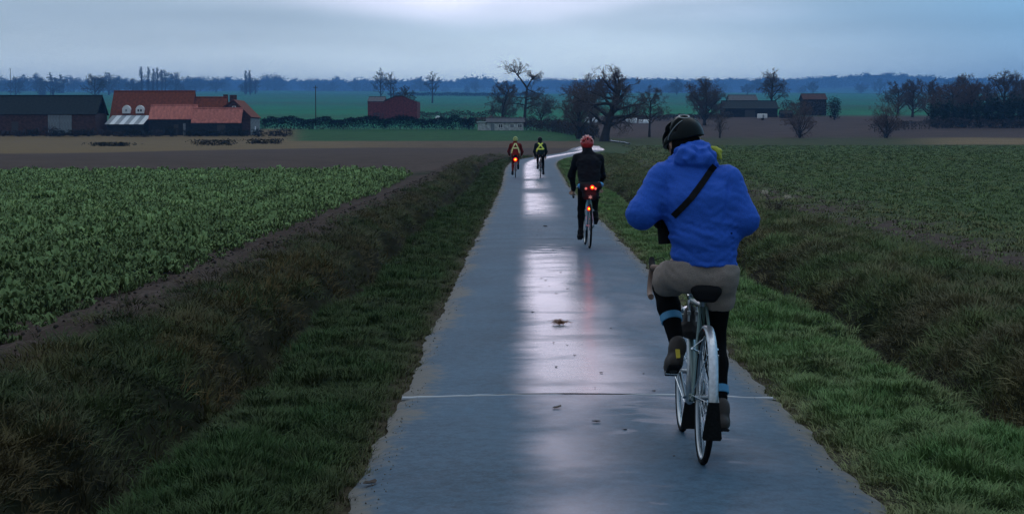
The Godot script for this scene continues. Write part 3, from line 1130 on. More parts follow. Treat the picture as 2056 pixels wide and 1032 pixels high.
# leaf-sized faces filling a lumpy volume: half extents e, base at y = 0
func leafy(m: Build, centre: Vector3, e: Vector3, count: int, leaf: float, sd: float) -> void:
	for k in count:
		var u := somewhere()
		var lump := 1.0 + 0.45 * noise.get_noise_3d(u.x * 1.4 + sd, u.y * 1.4, u.z * 1.4 + sd) + 0.2 * noise.get_noise_3d(u.x * 4.0, u.y * 4.0 + sd, u.z * 4.0)
		var p := centre + u * e * lump * pow(rnd(0.15, 1.0), 0.45)
		if p.y < 0.02: continue
		var a := somewhere()
		var b := a.cross(somewhere()).normalized()
		var nn := (a.cross(b) * 0.5 + u).normalized()
		var s := leaf * rnd(0.5, 1.3)
		var i0 := m.vert(p - a * s - b * s * 0.35, nn)
		m.vert(p + b * s * 0.5, nn)
		m.vert(p + a * s, nn)
		m.vert(p - b * s * 0.5 + a * s * 0.2, nn)
		var front := (m.v[i0 + 1] - m.v[i0]).cross(m.v[i0 + 2] - m.v[i0]).dot(nn) > 0.0
		m.tri(i0, i0 + (1 if front else 2), i0 + (2 if front else 1))
		m.tri(i0, i0 + (2 if front else 3), i0 + (3 if front else 2))

func stems(m: Build, e: Vector3, count: int, r: float) -> void:
	for k in count:
		var a := rnd(0, TAU)
		var top := Vector3(cos(a) * e.x * rnd(0.1, 0.7), e.y * rnd(1.0, 1.7), sin(a) * e.z * rnd(0.1, 0.7))
		m.tube(PackedVector3Array([Vector3(cos(a), 0, sin(a)) * e.x * 0.08, top * 0.5 + Vector3(0, 0.1, 0), top]), PackedFloat32Array([r, r * 0.7, r * 0.3]), 4, false)

func shrub(called: String, label: String, where: Vector3, e: Vector3, count: int, leaf: float, m: Material, category := "shrub", group := "") -> Node3D:
	var o := thing(called, label, category, where, 0.0, group)
	var s := Build.new()
	stems(s, e, 7, 0.05)
	tag(put("stems", s.mesh(), M.bark, o), "", "", "", "stuff")
	var l := Build.new()
	leafy(l, Vector3(0, e.y * 0.85, 0), e, count, leaf, rnd(0, 90))
	put("foliage", l.mesh(), m, o)
	return o

# a run of hedge between points
func hedge(called: String, label: String, line: Array, tall: float, wide: float, per_metre: float, leaf: float, m: Material) -> void:
	var o := thing(called, label, "hedge", on_ground(line[0].x, line[0].y))
	var l := Build.new()
	var s := Build.new()
	for k in line.size() - 1:
		var a: Vector2 = line[k]
		var b: Vector2 = line[k + 1]
		var dist := a.distance_to(b)
		for j in int(dist * per_metre):
			var q := a.lerp(b, rnd(0, 1))
			var g := on_ground(q.x, q.y) - o.position
			var top := tall * (0.88 + 0.22 * noise.get_noise_2d(q.x * 0.22, q.y * 0.22) + 0.12 * noise.get_noise_2d(q.x * 0.9, q.y * 0.9))
			var y := top * sqrt(rnd(0.0, 1.0))
			var ww := wide * (1.0 - 0.3 * y / top)
			var p := g + Vector3(rnd() * ww, y, rnd() * ww)
			var u := somewhere()
			var v := u.cross(somewhere()).normalized()
			var nn := Vector3(rnd(), rnd(0.0, 1.2), 0.8).normalized()
			var sz := leaf * rnd(0.5, 1.3)
			var i0 := l.vert(p - u * sz, nn)
			l.vert(p + v * sz * 0.6, nn)
			l.vert(p + u * sz, nn)
			l.vert(p - v * sz * 0.6, nn)
			var front := (l.v[i0 + 1] - l.v[i0]).cross(l.v[i0 + 2] - l.v[i0]).dot(nn) > 0.0
			l.tri(i0, i0 + (1 if front else 2), i0 + (2 if front else 1))
			l.tri(i0, i0 + (2 if front else 3), i0 + (3 if front else 2))
		for j in int(dist / 0.7):
			var q := a.lerp(b, rnd(0, 1))
			var g := on_ground(q.x, q.y) - o.position
			s.rod(g, g + Vector3(rnd() * 0.3, tall * rnd(0.6, 0.9), rnd() * 0.3), 0.05, 0.015, 4)
	tag(put("stems", s.mesh(), M.bark, o), "", "", "", "stuff")
	tag(put("foliage", l.mesh(), m, o), "", "", "", "stuff")

func build_woods() -> void:
	rng.seed = 77
	# the tall forked tree behind the bungalow
	bare_tree("tall_tree", "tallest bare tree, slim straight trunk forking into flat-topped crown behind the bungalow", seen(0.3, 425.0, 0.2), [Vector3(0, 0, 0), Vector3(0.1, 3, 0), Vector3(0.35, 6, 0), Vector3(0.6, 9.2, 0)], 0.42, Vector3(0.5, 6.2, 0), Vector3(5.6, 1.9, 4.0), 9, 0.45, {"sag": 0.05, "lift": 0.05, "least": 0.02})
	var tall: Node3D = get_node("tall_tree")
	for f in [[Vector3(0.6, 9.1, 0), [Vector3(-1.1, 11.4, 0.3), Vector3(-2.4, 13.0, 0.2)], Vector3(-2.3, 13.6, 0), Vector3(2.9, 1.9, 2.4), 0.24], [Vector3(0.6, 9.1, 0), [Vector3(1.4, 10.6, -0.3), Vector3(2.0, 11.6, 0)], Vector3(2.1, 11.9, 0), Vector3(2.0, 1.3, 1.8), 0.2]]:
		var T := Build.new()
		var C := Build.new()
		T.tube(PackedVector3Array([f[0], f[1][0], f[1][1]]), PackedFloat32Array([f[4], f[4] * 0.75, f[4] * 0.45]), 7, false)
		for k in 9:
			var a := k * 2.4
			var up := rnd(-0.5, 0.95)
			var aim: Vector3 = f[2] + Vector3(cos(a) * sqrt(1 - up * up), up, sin(a) * sqrt(1 - up * up)) * f[3]
			bough(T, C, f[1][0].lerp(f[1][1], rnd(0.2, 1.0)), aim, f[4] * 0.5, 0, merged(TREE, {"n": [6, 5, 3, 0], "least": 0.02}))
		put("fork", T.mesh(), M.bark, tall)
		put("crown", C.mesh(), M.twig, tall)
	bare_tree("leaning_tree", "bare tree leaning right close beside the tall forked tree's left side", seen(-12.5, 430.0, 0.2), [Vector3(0, 0, 0), Vector3(0.3, 3, 0), Vector3(0.9, 6, 0), Vector3(1.7, 8.6, 0)], 0.34, Vector3(0.8, 7.6, 0), Vector3(3.6, 3.0, 3.0), 12, 0.4, {"least": 0.02})
	bare_tree("scrubby_tree", "low spreading bare tree under the leaning tree, left of the tall one", seen(-12.0, 436.0, 0.2), [Vector3(0, 0, 0), Vector3(0, 1.5, 0), Vector3(0.2, 3.0, 0)], 0.2, Vector3(0, 3.8, 0), Vector3(3.8, 2.7, 3.0), 12, 0.2, {"least": 0.02})
	bare_tree("scrubby_tree", "low spreading bare tree right of the tall forked tree", seen(9.5, 436.0, 0.2), [Vector3(0, 0, 0), Vector3(0, 1.5, 0), Vector3(-0.2, 3.0, 0)], 0.2, Vector3(0, 4.0, 0), Vector3(4.0, 2.9, 3.0), 12, 0.2, {"least": 0.02})
	# the big oak by the lane
	bare_tree("oak_tree", "broad old oak with thick trunk and wide bare crown at the lane's bend", seen(44.5, 300.0, 0.2), [Vector3(0, 0, 0), Vector3(0.25, 1.6, 0), Vector3(0.7, 3.4, 0), Vector3(1.3, 5.2, 0), Vector3(2.0, 7.2, 0), Vector3(2.6, 9.2, 0)], 0.75, Vector3(0.6, 7.0, 0), Vector3(6.6, 5.2, 5.2), 17, 0.30, {"n": [9, 9, 5, 0], "bend": 0.35, "least": 0.017})
	bare_tree("round_tree", "dense rounded bare tree just left of the big oak", seen(30.0, 322.0, 0.2), [Vector3(0, 0, 0), Vector3(0.1, 2, 0), Vector3(0, 4.2, 0)], 0.34, Vector3(0, 5.2, 0), Vector3(3.2, 4.0, 3.0), 16, 0.25, {"n": [9, 9, 5, 0], "least": 0.017}, M.twig_red)
	bare_tree("round_tree", "smaller pale bare tree between the rounded tree and the big oak", seen(37.0, 345.0, 0.2), [Vector3(0, 0, 0), Vector3(0.1, 3, 0), Vector3(0.3, 6.2, 0)], 0.26, Vector3(0, 7.4, 0), Vector3(3.4, 4.6, 3.0), 13, 0.3, {"least": 0.015})
	bare_tree("slim_tree", "slim bare tree with clear trunk right of the big oak", seen(69.5, 335.0, 0.2), [Vector3(0, 0, 0), Vector3(0.05, 2.4, 0), Vector3(0.2, 5.0, 0), Vector3(0.2, 7.0, 0)], 0.22, Vector3(0.1, 5.8, 0), Vector3(3.6, 3.6, 3.2), 14, 0.35, {"least": 0.015})
	bare_tree("round_tree", "large rounded grey tree above and left of the nearest rider's helmet", seen(100.0, 430.0, 0.2), [Vector3(0, 0, 0), Vector3(0, 2.4, 0), Vector3(0.2, 5.0, 0)], 0.4, Vector3(0, 5.9, 0), Vector3(4.9, 4.4, 4.0), 18, 0.22, {"n": [9, 9, 5, 0], "least": 0.024})
	bare_tree("sapling", "small dark sapling in rough ground right of the nearest rider's helmet", seen(108.5, 330.0, 0.1), [Vector3(0, 0, 0), Vector3(0.05, 1.2, 0), Vector3(0.0, 2.6, 0)], 0.16, Vector3(0, 3.2, 0), Vector3(1.2, 1.9, 1.2), 10, 0.25, {"n": [5, 4, 3, 0], "least": 0.014})
	bare_tree("round_tree", "bare tree rising over the long dark barn's right end", seen(137.0, 540.0, 0.2), [Vector3(0, 0, 0), Vector3(0, 3, 0), Vector3(0.2, 7.5, 0), Vector3(0.3, 10, 0)], 0.4, Vector3(0.2, 8.2, 0), Vector3(4.4, 4.6, 4.0), 15, 0.35, {"least": 0.024})
	bare_tree("bushy_tree", "round reddish bushy tree with dark base right of the long barn", seen(152.8, 330.0, 0.1), [Vector3(0, 0, 0), Vector3(0.0, 1.0, 0), Vector3(0.1, 2.4, 0)], 0.2, Vector3(0, 3.7, 0), Vector3(3.0, 3.0, 2.8), 17, 0.1, {"n": [7, 6, 4, 0], "least": 0.013}, M.twig_red)
	shrub("dark_bush", "dark bush at the foot of the round reddish tree", seen(152.8, 329.0), Vector3(1.0, 0.75, 0.8), 260, 0.10, M.scrub)
	shrub("conifer", "small dark evergreen beside the dull red roof", seen(172.0, 470.0), Vector3(1.7, 3.6, 1.7), 900, 0.20, M.evergreen, "tree")
	bare_tree("bushy_tree", "reddish-brown bushy tree alone in the brown field near the right wood", seen(201.0, 330.0, 0.1), [Vector3(0, 0, 0), Vector3(0.0, 1.0, 0), Vector3(0.1, 2.4, 0)], 0.2, Vector3(0, 3.6, 0), Vector3(2.9, 3.3, 2.8), 17, 0.1, {"n": [7, 6, 4, 0], "least": 0.013}, M.twig_red)
	shrub("dark_bush", "dark bush at the foot of the reddish-brown lone tree", seen(200.0, 329.0), Vector3(1.1, 0.9, 0.8), 300, 0.10, M.scrub)
	# the wood at the right edge
	for w in [
		[207.0, 540.0, 9.5, 4.6, "hazy bare tree at the right wood's outer left end", 0], [215.0, 500.0, 10.2, 3.6, "thin bare tree second from the right wood's left end", 0],
		[226.0, 450.0, 10.0, 4.0, "bare tree left of the wide brown tree in the right wood", 0], [237.0, 430.0, 10.6, 5.6, "widest brown-tinted bare tree in the middle of the right wood", 1],
		[247.0, 425.0, 10.8, 3.4, "bare tree close to the wide brown tree's right side", 1], [256.0, 470.0, 10.0, 3.4, "pale hazy bare tree behind the gap in the right wood", 0],
		[265.5, 415.0, 12.6, 3.8, "tallest dark-trunked bare tree near the right edge", 0], [276.0, 420.0, 11.2, 3.6, "bare tree cut by the photograph's right edge", 0], [243.0, 520.0, 11.5, 4.0, "hazy bare tree behind the wide brown tree", 0], [284.0, 440.0, 11.5, 3.6, "bare tree just outside the right edge", 0]]:
		bare_tree("wood_tree", w[4], seen(w[0], w[1], 0.2), [Vector3(0, 0, 0), Vector3(0.1, w[2] * 0.25, 0), Vector3(0.0, w[2] * 0.5, 0), Vector3(0.2, w[2] * 0.75, 0)], 0.34, Vector3(0, w[2] * 0.56, 0), Vector3(w[3], w[2] * 0.47, w[3] * 0.9), 18, 0.14, {"n": [8, 8, 5, 0], "least": 0.025}, M.twig_red if w[5] == 1 else M.twig, "trees of the wood at the right edge")
	var ever := [[229.0, 410.0, 2.2, 2.8, "dark evergreen at the left front of the right wood"], [236.0, 408.0, 2.0, 3.2, "broad dark evergreen under the wide brown tree"], [244.0, 411.0, 1.6, 2.8, "dark evergreen right of the wide brown tree's foot"], [252.5, 409.0, 1.6, 3.3, "pointed dark evergreen left of the tallest trunk"], [259.0, 410.0, 1.7, 3.7, "dark ivy-clad evergreen close left of the tallest trunk"], [266.0, 408.0, 1.7, 3.5, "dark evergreen hiding the tallest trunk's foot"], [272.5, 409.0, 1.8, 3.9, "dark evergreen right of the tallest trunk"], [279.0, 409.0, 1.9, 3.6, "dark evergreen at the right edge"]]
	for e in ever:
		shrub("evergreen_tree", e[4], seen(e[0], e[1]), Vector3(e[2] * 1.15, e[3] * 1.05, e[2]), 2000, 0.24, M.evergreen, "tree", "evergreens along the right wood's front")
	hedge("bramble_bank", "tangled grey-brown brambles in front of the right wood's left half", [Vector2(72, 372), Vector2(83, 392), Vector2(95, 402), Vector2(112, 404)], 2.2, 1.3, 60.0, 0.17, M.scrub)
	# hedges
	hedge("field_hedge", "long dark clipped hedge running from the farm to the white bungalow", [Vector2(-57.5, 394), Vector2(-34, 394), Vector2(-10.8, 392)], 2.8, 0.9, 330.0, 0.17, M.hedge)
	hedge("red_hedge", "dark reddish hedge behind and left of the white bungalow", [Vector2(-13.5, 400), Vector2(-6, 402), Vector2(0.5, 402)], 3.0, 1.0, 150.0, 0.19, M.twig_red)
	hedge("lane_hedge", "dark overgrown hedge from the bungalow down to the big oak", [Vector2(0.5, 388), Vector2(6.0, 372), Vector2(10.0, 345), Vector2(12.2, 312)], 2.6, 1.2, 130.0, 0.17, M.scrub)
	hedge("far_hedge", "thin dark hedge along the top of the green slope", [Vector2(-66, 880), Vector2(-20, 885), Vector2(8, 890)], 1.8, 0.9, 50.0, 0.35, M.hedge)
	hedge("slope_hedge", "ragged dark hedge right of the red barn on the slope", [Vector2(-27.5, 478), Vector2(-20, 476), Vector2(-8, 470)], 2.4, 0.8, 80.0, 0.2, M.scrub)
	hedge("barn_thicket", "brown thicket hiding the lower walls of the dull red-roofed house", [Vector2(72, 506), Vector2(80, 510), Vector2(89, 512)], 4.4, 1.4, 120.0, 0.2, M.scrub)
	hedge("yard_hedge", "low scrubby hedge along the yard in front of the long dark barn", [Vector2(20, 452), Vector2(38, 468), Vector2(56, 486)], 1.7, 0.9, 70.0, 0.2, M.scrub)
	shrub("barn_bush", "dark green bush in front of the red barn's wall", seen(-67.5, 474.0), Vector3(2.2, 0.75, 0.9), 420, 0.16, M.hedge)
	shrub("barn_bush", "thin twiggy bush at the red barn's left corner", seen(-80.5, 474.0), Vector3(2.2, 1.2, 0.9), 300, 0.13, M.scrub)
	# shrubs along the farm's front
	var spots := ["under the dark barn's left end", "left of the dark barn's small door", "right of the dark barn's small door", "left of the pale double doors", "under the pale double doors", "right of the pale double doors", "at the dark barn's right corner", "left under the striped lean-to", "under the middle of the striped lean-to", "right under the striped lean-to", "before the farmhouse's right half", "left before the first orange shed", "in front of the first orange shed", "between the two orange sheds", "left before the second orange shed", "in front of the second orange shed", "right before the second orange shed", "in front of the gable-end house", "under the gable-end house's pale wall", "at the hedge's left end", "standing out before the long hedge"]
	for k in spots.size():
		var b := lerpf(-288.0, -132.0, k / (spots.size() - 1.0))
		var t := rnd(0.62, 1.05) * (0.85 if k in [4, 8, 9] else 1.0)
		shrub("farm_shrub", "dark leafless shrub " + spots[k], seen(b + rnd() * 1.5, 338.0 + rnd() * 2.0), Vector3(rnd(1.4, 2.1), t, 1.1), 620, 0.13, M.shrub if rnd(0, 1) < 0.6 else M.scrub, "shrub", "shrubs along the farm's front")
	# low scrub in the stubble
	for q in [[-229.0, 232.0, 3.2, 0.30, "flattest dark weed patch, leftmost in the stubble"], [-172.0, 240.0, 3.6, 0.50, "largest dark weed heap in the middle of the stubble"], [-144.0, 262.0, 3.0, 0.46, "greenish weed heap right of the largest one in the stubble"], [93.0, 268.0, 1.6, 0.32, "dark weed patch in the right field near the wet track"]]:
		shrub("weed_heap", q[4], seen(q[0], q[1]), Vector3(q[2], q[3], 1.4), 900, 0.12, M.shrub, "weeds")
	# lone far trees on the left and centre
	for w in [[-79.5, 700.0, 13.0, 3.2, "left one of the two feathery bare trees behind the red barn"], [-73.8, 690.0, 13.2, 3.0, "right one of the two feathery bare trees behind the red barn"], [-66.0, 530.0, 8.2, 3.0, "low twiggy tree rising over the red barn's right half"], [-50.8, 720.0, 12.6, 2.9, "single bare tree alone on the skyline right of the red barn"], [-238.0, 700.0, 12.2, 5.2, "wide feathery bare tree over the gap between dark barn and farmhouse"], [-199.0, 880.0, 12.5, 3.0, "bare tree directly right of the row of poplars"], [-193.0, 900.0, 11.8, 3.4, "second bare tree right of the row of poplars"], [-149.0, 930.0, 8.6, 2.8, "small bare tree beside the pair of far poplars"]]:
		bare_tree("far_bare_tree", w[4], seen(w[0], w[1], 0.3), [Vector3(0, 0, 0), Vector3(0.1, w[2] * 0.3, 0), Vector3(0.0, w[2] * 0.6, 0), Vector3(0.2, w[2] * 0.85, 0)], 0.30, Vector3(0, w[2] * 0.62, 0), Vector3(w[3], w[2] * 0.40, w[3]), 15, 0.3, {"n": [6, 5, 3, 0], "least": 0.035, "lift": 0.35, "spread": 0.7}, M.twig_hazed)
	# poplars
	var pop := bare_tree("poplar_tree", "leftmost poplar of the row above the farmhouse roof", seen(-212.0, 900.0, 0.3), [Vector3(0, 0, 0), Vector3(0, 5, 0), Vector3(0.1, 10, 0), Vector3(0, 14.5, 0)], 0.3, Vector3(0, 8.0, 0), Vector3(1.2, 6.6, 1.2), 26, 0.12, {"n": [5, 4, 3, 0], "least": 0.045, "lift": 0.9, "spread": 0.5}, M.twig_hazed, "poplars on the skyline")
	for p in [[-208.3, 1.0, "second poplar from the left in the row above the farmhouse"], [-205.5, 0.93, "third poplar from the left in the row above the farmhouse"], [-203.2, 0.97, "fourth poplar from the left in the row above the farmhouse"], [-200.8, 0.9, "rightmost poplar of the row above the farmhouse"], [-154.0, 0.86, "left one of the pair of poplars above the gable-end house"], [-151.8, 0.88, "right one of the pair of poplars above the gable-end house"]]:
		copy_of(pop, seen(p[0], 900.0 + rnd() * 20.0, 0.3), rnd(0, TAU), Vector3(0.9, p[1], 0.9), p[2])
	# the far tree line: single trees in the haze
	var far_protos := []
	for k in 3:
		far_protos.append(bare_tree("skyline_tree", "hazy bare spreading tree in the far tree line above the dark barn", seen(-290.0 + k * 5.5, 1400.0 + k * 60.0, 0.4), [Vector3(0, 0, 0), Vector3(0.2, 2.5, 0), Vector3(0, 5.5, 0)], 0.32, Vector3(0, 6.0, 0), Vector3(4.2 + k * 0.5, 4.0, 4.2), 14, 0.15, {"n": [6, 5, 3, 0], "least": 0.06}, M.twig_hazed, "trees of the far tree line, left"))
	far_protos.append(shrub("skyline_tree", "hazy dense rounded tree in the far tree line above the dark barn", seen(-273.0, 1450.0, 0.4), Vector3(3.4, 4.8, 3.4), 700, 0.5, M.twig_hazed, "tree", "trees of the far tree line, left"))
	var sectors := [[-300.0, -235.0, 26, "hazy tree in the far tree line above the dark barn", "trees of the far tree line, left"], [-235.0, -160.0, 26, "hazy tree in the far tree line behind the farmhouse", "trees of the far tree line behind the farmhouse"], [-160.0, -85.0, 22, "hazy tree in the far tree line between farm and red barn", "trees of the far tree line left of the red barn"], [-85.0, 0.0, 20, "hazy tree in the far tree line between red barn and tall tree", "trees of the far tree line right of the red barn"], [0.0, 75.0, 18, "hazy tree in the far tree line around the big oak", "trees of the far tree line behind the oak"], [75.0, 165.0, 30, "hazy tree in the far tree line behind the long dark barn", "trees of the far tree line behind the barn"], [165.0, 300.0, 24, "hazy tree in the far tree line behind the right wood", "trees of the far tree line, right"]]
	for s in sectors:
		for k in s[2]:
			var b := lerpf(s[0], s[1], (k + rnd(0.1, 0.9)) / s[2])
			var d := rnd(1250.0, 1900.0) if b < 75.0 and b > -150.0 else rnd(820.0, 1500.0) if b < 0.0 else rnd(900.0, 1900.0)
			var p: Node3D = far_protos[rng.randi() % 4]
			var t := rnd(0.75, 1.35)
			if b > -85.0 and b < 0.0: t *= 0.72
			if b < -150.0: t *= 0.55 + 0.45 * d / 1500.0
			if b > 75.0: t *= 0.55 + 0.45 * d / 1900.0
			var dense: bool = p == far_protos[3]
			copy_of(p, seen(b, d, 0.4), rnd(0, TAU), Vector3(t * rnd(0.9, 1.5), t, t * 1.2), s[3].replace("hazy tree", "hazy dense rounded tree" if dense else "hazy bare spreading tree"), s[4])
	# woods on the far ridges, one mass
	var wood := Sown.new()
	for k in 5200:
		var d := 1750.0 + 800.0 * pow(rnd(0, 1), 0.7)
		var b := rnd(-340.0, 340.0)
		var x := b * 0.001 * d
		var keep := noise.get_noise_2d(x * 0.005, d * 0.005)
		if d < 2150.0 and keep < 0.15: continue
		var s := rnd(0.8, 1.3)
		wood.at.append(Transform3D(Basis(Vector3.UP, rnd(0, TAU)).scaled_local(Vector3(s * 1.5, s, s * 1.5)), on_ground(x, d, 1.0)))
		wood.tint.append(Color(0.062, 0.078, 0.085) * rnd(0.7, 1.25))  # pale bluish tint puts distance haze into the trees
	var clump := Build.new()
	leafy(clump, Vector3(0, 4.5, 0), Vector3(4.6, 5.0, 4.6), 260, 1.2, 3.0)
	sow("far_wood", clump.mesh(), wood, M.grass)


# ------------------------------------------------------------------ soft bodies: tapered capsules joined smoothly and meshed

class Field:
	var lo: Vector3
	var cell: float
	var nx: int
	var ny: int
	var nz: int
	var k: float
	var s := PackedFloat32Array()      # sums of exp(-k d), then distances

	func _init(a: Vector3, b: Vector3, size: float, soft: float) -> void:
		lo = a
		cell = size
		nx = int((b.x - a.x) / size) + 2
		ny = int((b.y - a.y) / size) + 2
		nz = int((b.z - a.z) / size) + 2
		k = 1.0 / soft
		s.resize(nx * ny * nz)

	# sq squashes the cross-section: 1.3 along z makes it thinner there
	func cap(a: Vector3, b: Vector3, ra: float, rb: float, sq := Vector3.ONE) -> void:
		var m := maxf(ra, rb) + 3.0 / k + cell * 3.0
		var p0 := (Vector3(minf(a.x, b.x), minf(a.y, b.y), minf(a.z, b.z)) - Vector3.ONE * m / minf(sq.x, minf(sq.y, sq.z)) - lo) / cell
		var p1 := (Vector3(maxf(a.x, b.x), maxf(a.y, b.y), maxf(a.z, b.z)) + Vector3.ONE * m / minf(sq.x, minf(sq.y, sq.z)) - lo) / cell
		var A := a * sq
		var d := b * sq - A
		var dd := maxf(d.length_squared(), 1e-9)
		for z in range(maxi(0, int(p0.z)), mini(nz, int(p1.z) + 1)):
			for y in range(maxi(0, int(p0.y)), mini(ny, int(p1.y) + 1)):
				var o := (z * ny + y) * nx
				for x in range(maxi(0, int(p0.x)), mini(nx, int(p1.x) + 1)):
					var q := (lo + Vector3(x, y, z) * cell) * sq - A
					var t := clampf(q.dot(d) / dd, 0.0, 1.0)
					var dist := (q - d * t).length() - lerpf(ra, rb, t)
					if dist < m: s[o + x] += exp(-k * dist)

	func chain(p: Array, r: Array, sq := Vector3.ONE) -> void:
		for i in p.size() - 1: cap(p[i], p[i + 1], r[i], r[i + 1], sq)

	func finish() -> void:
		for i in s.size():
			s[i] = 1.0 if s[i] < 1e-12 else -log(s[i]) / k

	func cut(p: Vector3, n: Vector3, reach: float) -> void:
		for z in nz:
			for y in ny:
				for x in nx:
					var q := lo + Vector3(x, y, z) * cell - p
					if q.length_squared() < reach * reach:
						var i := (z * ny + y) * nx + x
						s[i] = maxf(s[i], q.dot(n))

	func shift(f: Callable, band := 0.05) -> void:
		for z in nz:
			for y in ny:
				for x in nx:
					var i := (z * ny + y) * nx + x
					if absf(s[i]) < band: s[i] += f.call(lo + Vector3(x, y, z) * cell)

	func at(p: Vector3) -> float:
		var q := (p - lo) / cell
		var x := clampi(int(q.x), 0, nx - 2)
		var y := clampi(int(q.y), 0, ny - 2)
		var z := clampi(int(q.z), 0, nz - 2)
		var f := q - Vector3(x, y, z)
		var o := (z * ny + y) * nx + x
		var a := lerpf(lerpf(s[o], s[o + 1], f.x), lerpf(s[o + nx], s[o + nx + 1], f.x), f.y)
		o += nx * ny
		var b := lerpf(lerpf(s[o], s[o + 1], f.x), lerpf(s[o + nx], s[o + nx + 1], f.x), f.y)
		return lerpf(a, b, f.z)

	# rearmost surface at (x, y)
	func back_at(x: float, y: float) -> float:
		var z := lo.z + (nz - 2) * cell
		while z > lo.z + cell:
			if at(Vector3(x, y, z)) < 0.0: return z
			z -= 0.003
		return 0.0

	func mesh_into(m: Build) -> void:
		var id := PackedInt32Array()
		id.resize(s.size())
		id.fill(-1)
		var step := [1, nx, nx * ny]
		var near := cell * 2.2
		for z in nz - 1:
			for y in ny - 1:
				var o := (z * ny + y) * nx
				for x in nx - 1:
					var i := o + x
					if absf(s[i]) > near: continue
					var c := [s[i], s[i + 1], s[i + nx], s[i + nx + 1], s[i + step[2]], s[i + step[2] + 1], s[i + step[2] + nx], s[i + step[2] + nx + 1]]
					var inside := 0
					for q in 8:
						if c[q] < 0.0: inside += 1
					if inside == 0 or inside == 8: continue
					var sum := Vector3.ZERO
					var n := 0
					for e in [[0, 1], [2, 3], [4, 5], [6, 7], [0, 2], [1, 3], [4, 6], [5, 7], [0, 4], [1, 5], [2, 6], [3, 7]]:
						var u: float = c[e[0]]
						var w: float = c[e[1]]
						if (u < 0.0) != (w < 0.0):
							var t := u / (u - w)
							var pa := Vector3(e[0] & 1, (e[0] >> 1) & 1, e[0] >> 2)
							var pb := Vector3(e[1] & 1, (e[1] >> 1) & 1, e[1] >> 2)
							sum += pa.lerp(pb, t)
							n += 1
					var p := lo + (Vector3(x, y, z) + sum / n) * cell
					var h := cell * 0.9
					var g := Vector3(at(p + Vector3(h, 0, 0)) - at(p - Vector3(h, 0, 0)), at(p + Vector3(0, h, 0)) - at(p - Vector3(0, h, 0)), at(p + Vector3(0, 0, h)) - at(p - Vector3(0, 0, h)))
					id[i] = m.vert(p, g.normalized())
		for z in range(1, nz - 1):
			for y in range(1, ny - 1):
				for x in range(1, nx - 1):
					var i := (z * ny + y) * nx + x
					if absf(s[i]) > near: continue
					for ax in 3:
						var j: int = i + step[ax]
						if (s[i] < 0.0) == (s[j] < 0.0): continue
						var u: int = step[(ax + 1) % 3]
						var w: int = step[(ax + 2) % 3]
						var q := [id[i - u - w], id[i - w], id[i], id[i - u]]
						if q.has(-1): continue
						if s[i] < 0.0:
							m.tri(q[0], q[1], q[2])
							m.tri(q[0], q[2], q[3])
						else:
							m.tri(q[0], q[2], q[1])
							m.tri(q[0], q[3], q[2])

# a flat strap lying on the back of a garment
func back_ribbon(m: Build, f: Field, line: Array, wide: float, lift := 0.006) -> void:
	var pts := []
	for k in line.size() - 1:
		var n := maxi(2, int(line[k].distance_to(line[k + 1]) / 0.035))
		for j in n + (1 if k == line.size() - 2 else 0):
			pts.append((line[k] as Vector2).lerp(line[k + 1], float(j) / n))
	var rows := []
	for i in pts.size():
		var a: Vector2 = pts[maxi(i - 1, 0)]
		var b: Vector2 = pts[mini(i + 1, pts.size() - 1)]
		var sd := (b - a).orthogonal().normalized() * wide * 0.5
		var l: Vector2 = pts[i] - sd
		var r: Vector2 = pts[i] + sd
		var zl := f.back_at(l.x, l.y)
		var zr := f.back_at(r.x, r.y)
		if absf(zl - zr) > wide * 1.2:
			zl = maxf(zl, zr) - wide * 0.3 if zl < zr else zl
			zr = maxf(zl, zr) - wide * 0.3 if zr < zl else zr
		rows.append([Vector3(l.x, l.y, zl + lift), Vector3(r.x, r.y, zr + lift)])
	for i in rows.size() - 1:
		var q: Array = [rows[i][0], rows[i][1], rows[i + 1][1], rows[i + 1][0]]
		m.slab(q[0], q[1], q[2], q[3], 0.004)

func finger_hand(m: Build, wrist: Vector3, ahead: Vector3, palm: Vector3, thumb_side: float, curl: float, cell: float) -> void:
	# palm: the way the palm faces; thumb_side: +1 when the thumb lies along ahead x palm
	var across := ahead.cross(palm).normalized()
	var f := Field.new(wrist - Vector3.ONE * 0.15, wrist + Vector3.ONE * 0.15, cell, 0.004)
	var knuckle := wrist + ahead * 0.085
	for k in 4:
		var side := across * thumb_side * (0.027 - 0.018 * k)
		var kn := knuckle + side - ahead * 0.006 * absf(k - 1.2)
		f.cap(wrist + side * 0.55 + ahead * 0.012, kn, 0.016, 0.0125)
		var l: float = [0.040, 0.045, 0.042, 0.033][k]
		var p := kn
		var d := ahead
		for j in 3:
			d = d.rotated(across, -curl * (0.75 + 0.18 * j + 0.06 * k)) if true else d
			var q: Vector3 = p + d * l * [1.0, 0.72, 0.55][j]
			f.cap(p, q, 0.0105 - 0.0012 * j, 0.0095 - 0.0012 * j)
			p = q
	var tb := wrist + ahead * 0.025 + across * thumb_side * 0.024
	var tm := tb + (ahead * 0.55 + across * thumb_side * 0.65 + palm * 0.35).normalized() * 0.042
	var tt := tm + (ahead * 0.75 + palm * 0.65).normalized() * 0.034
	f.cap(tb, tm, 0.014, 0.011)
	f.cap(tm, tt, 0.011, 0.009)
	f.finish()
	f.mesh_into(m)

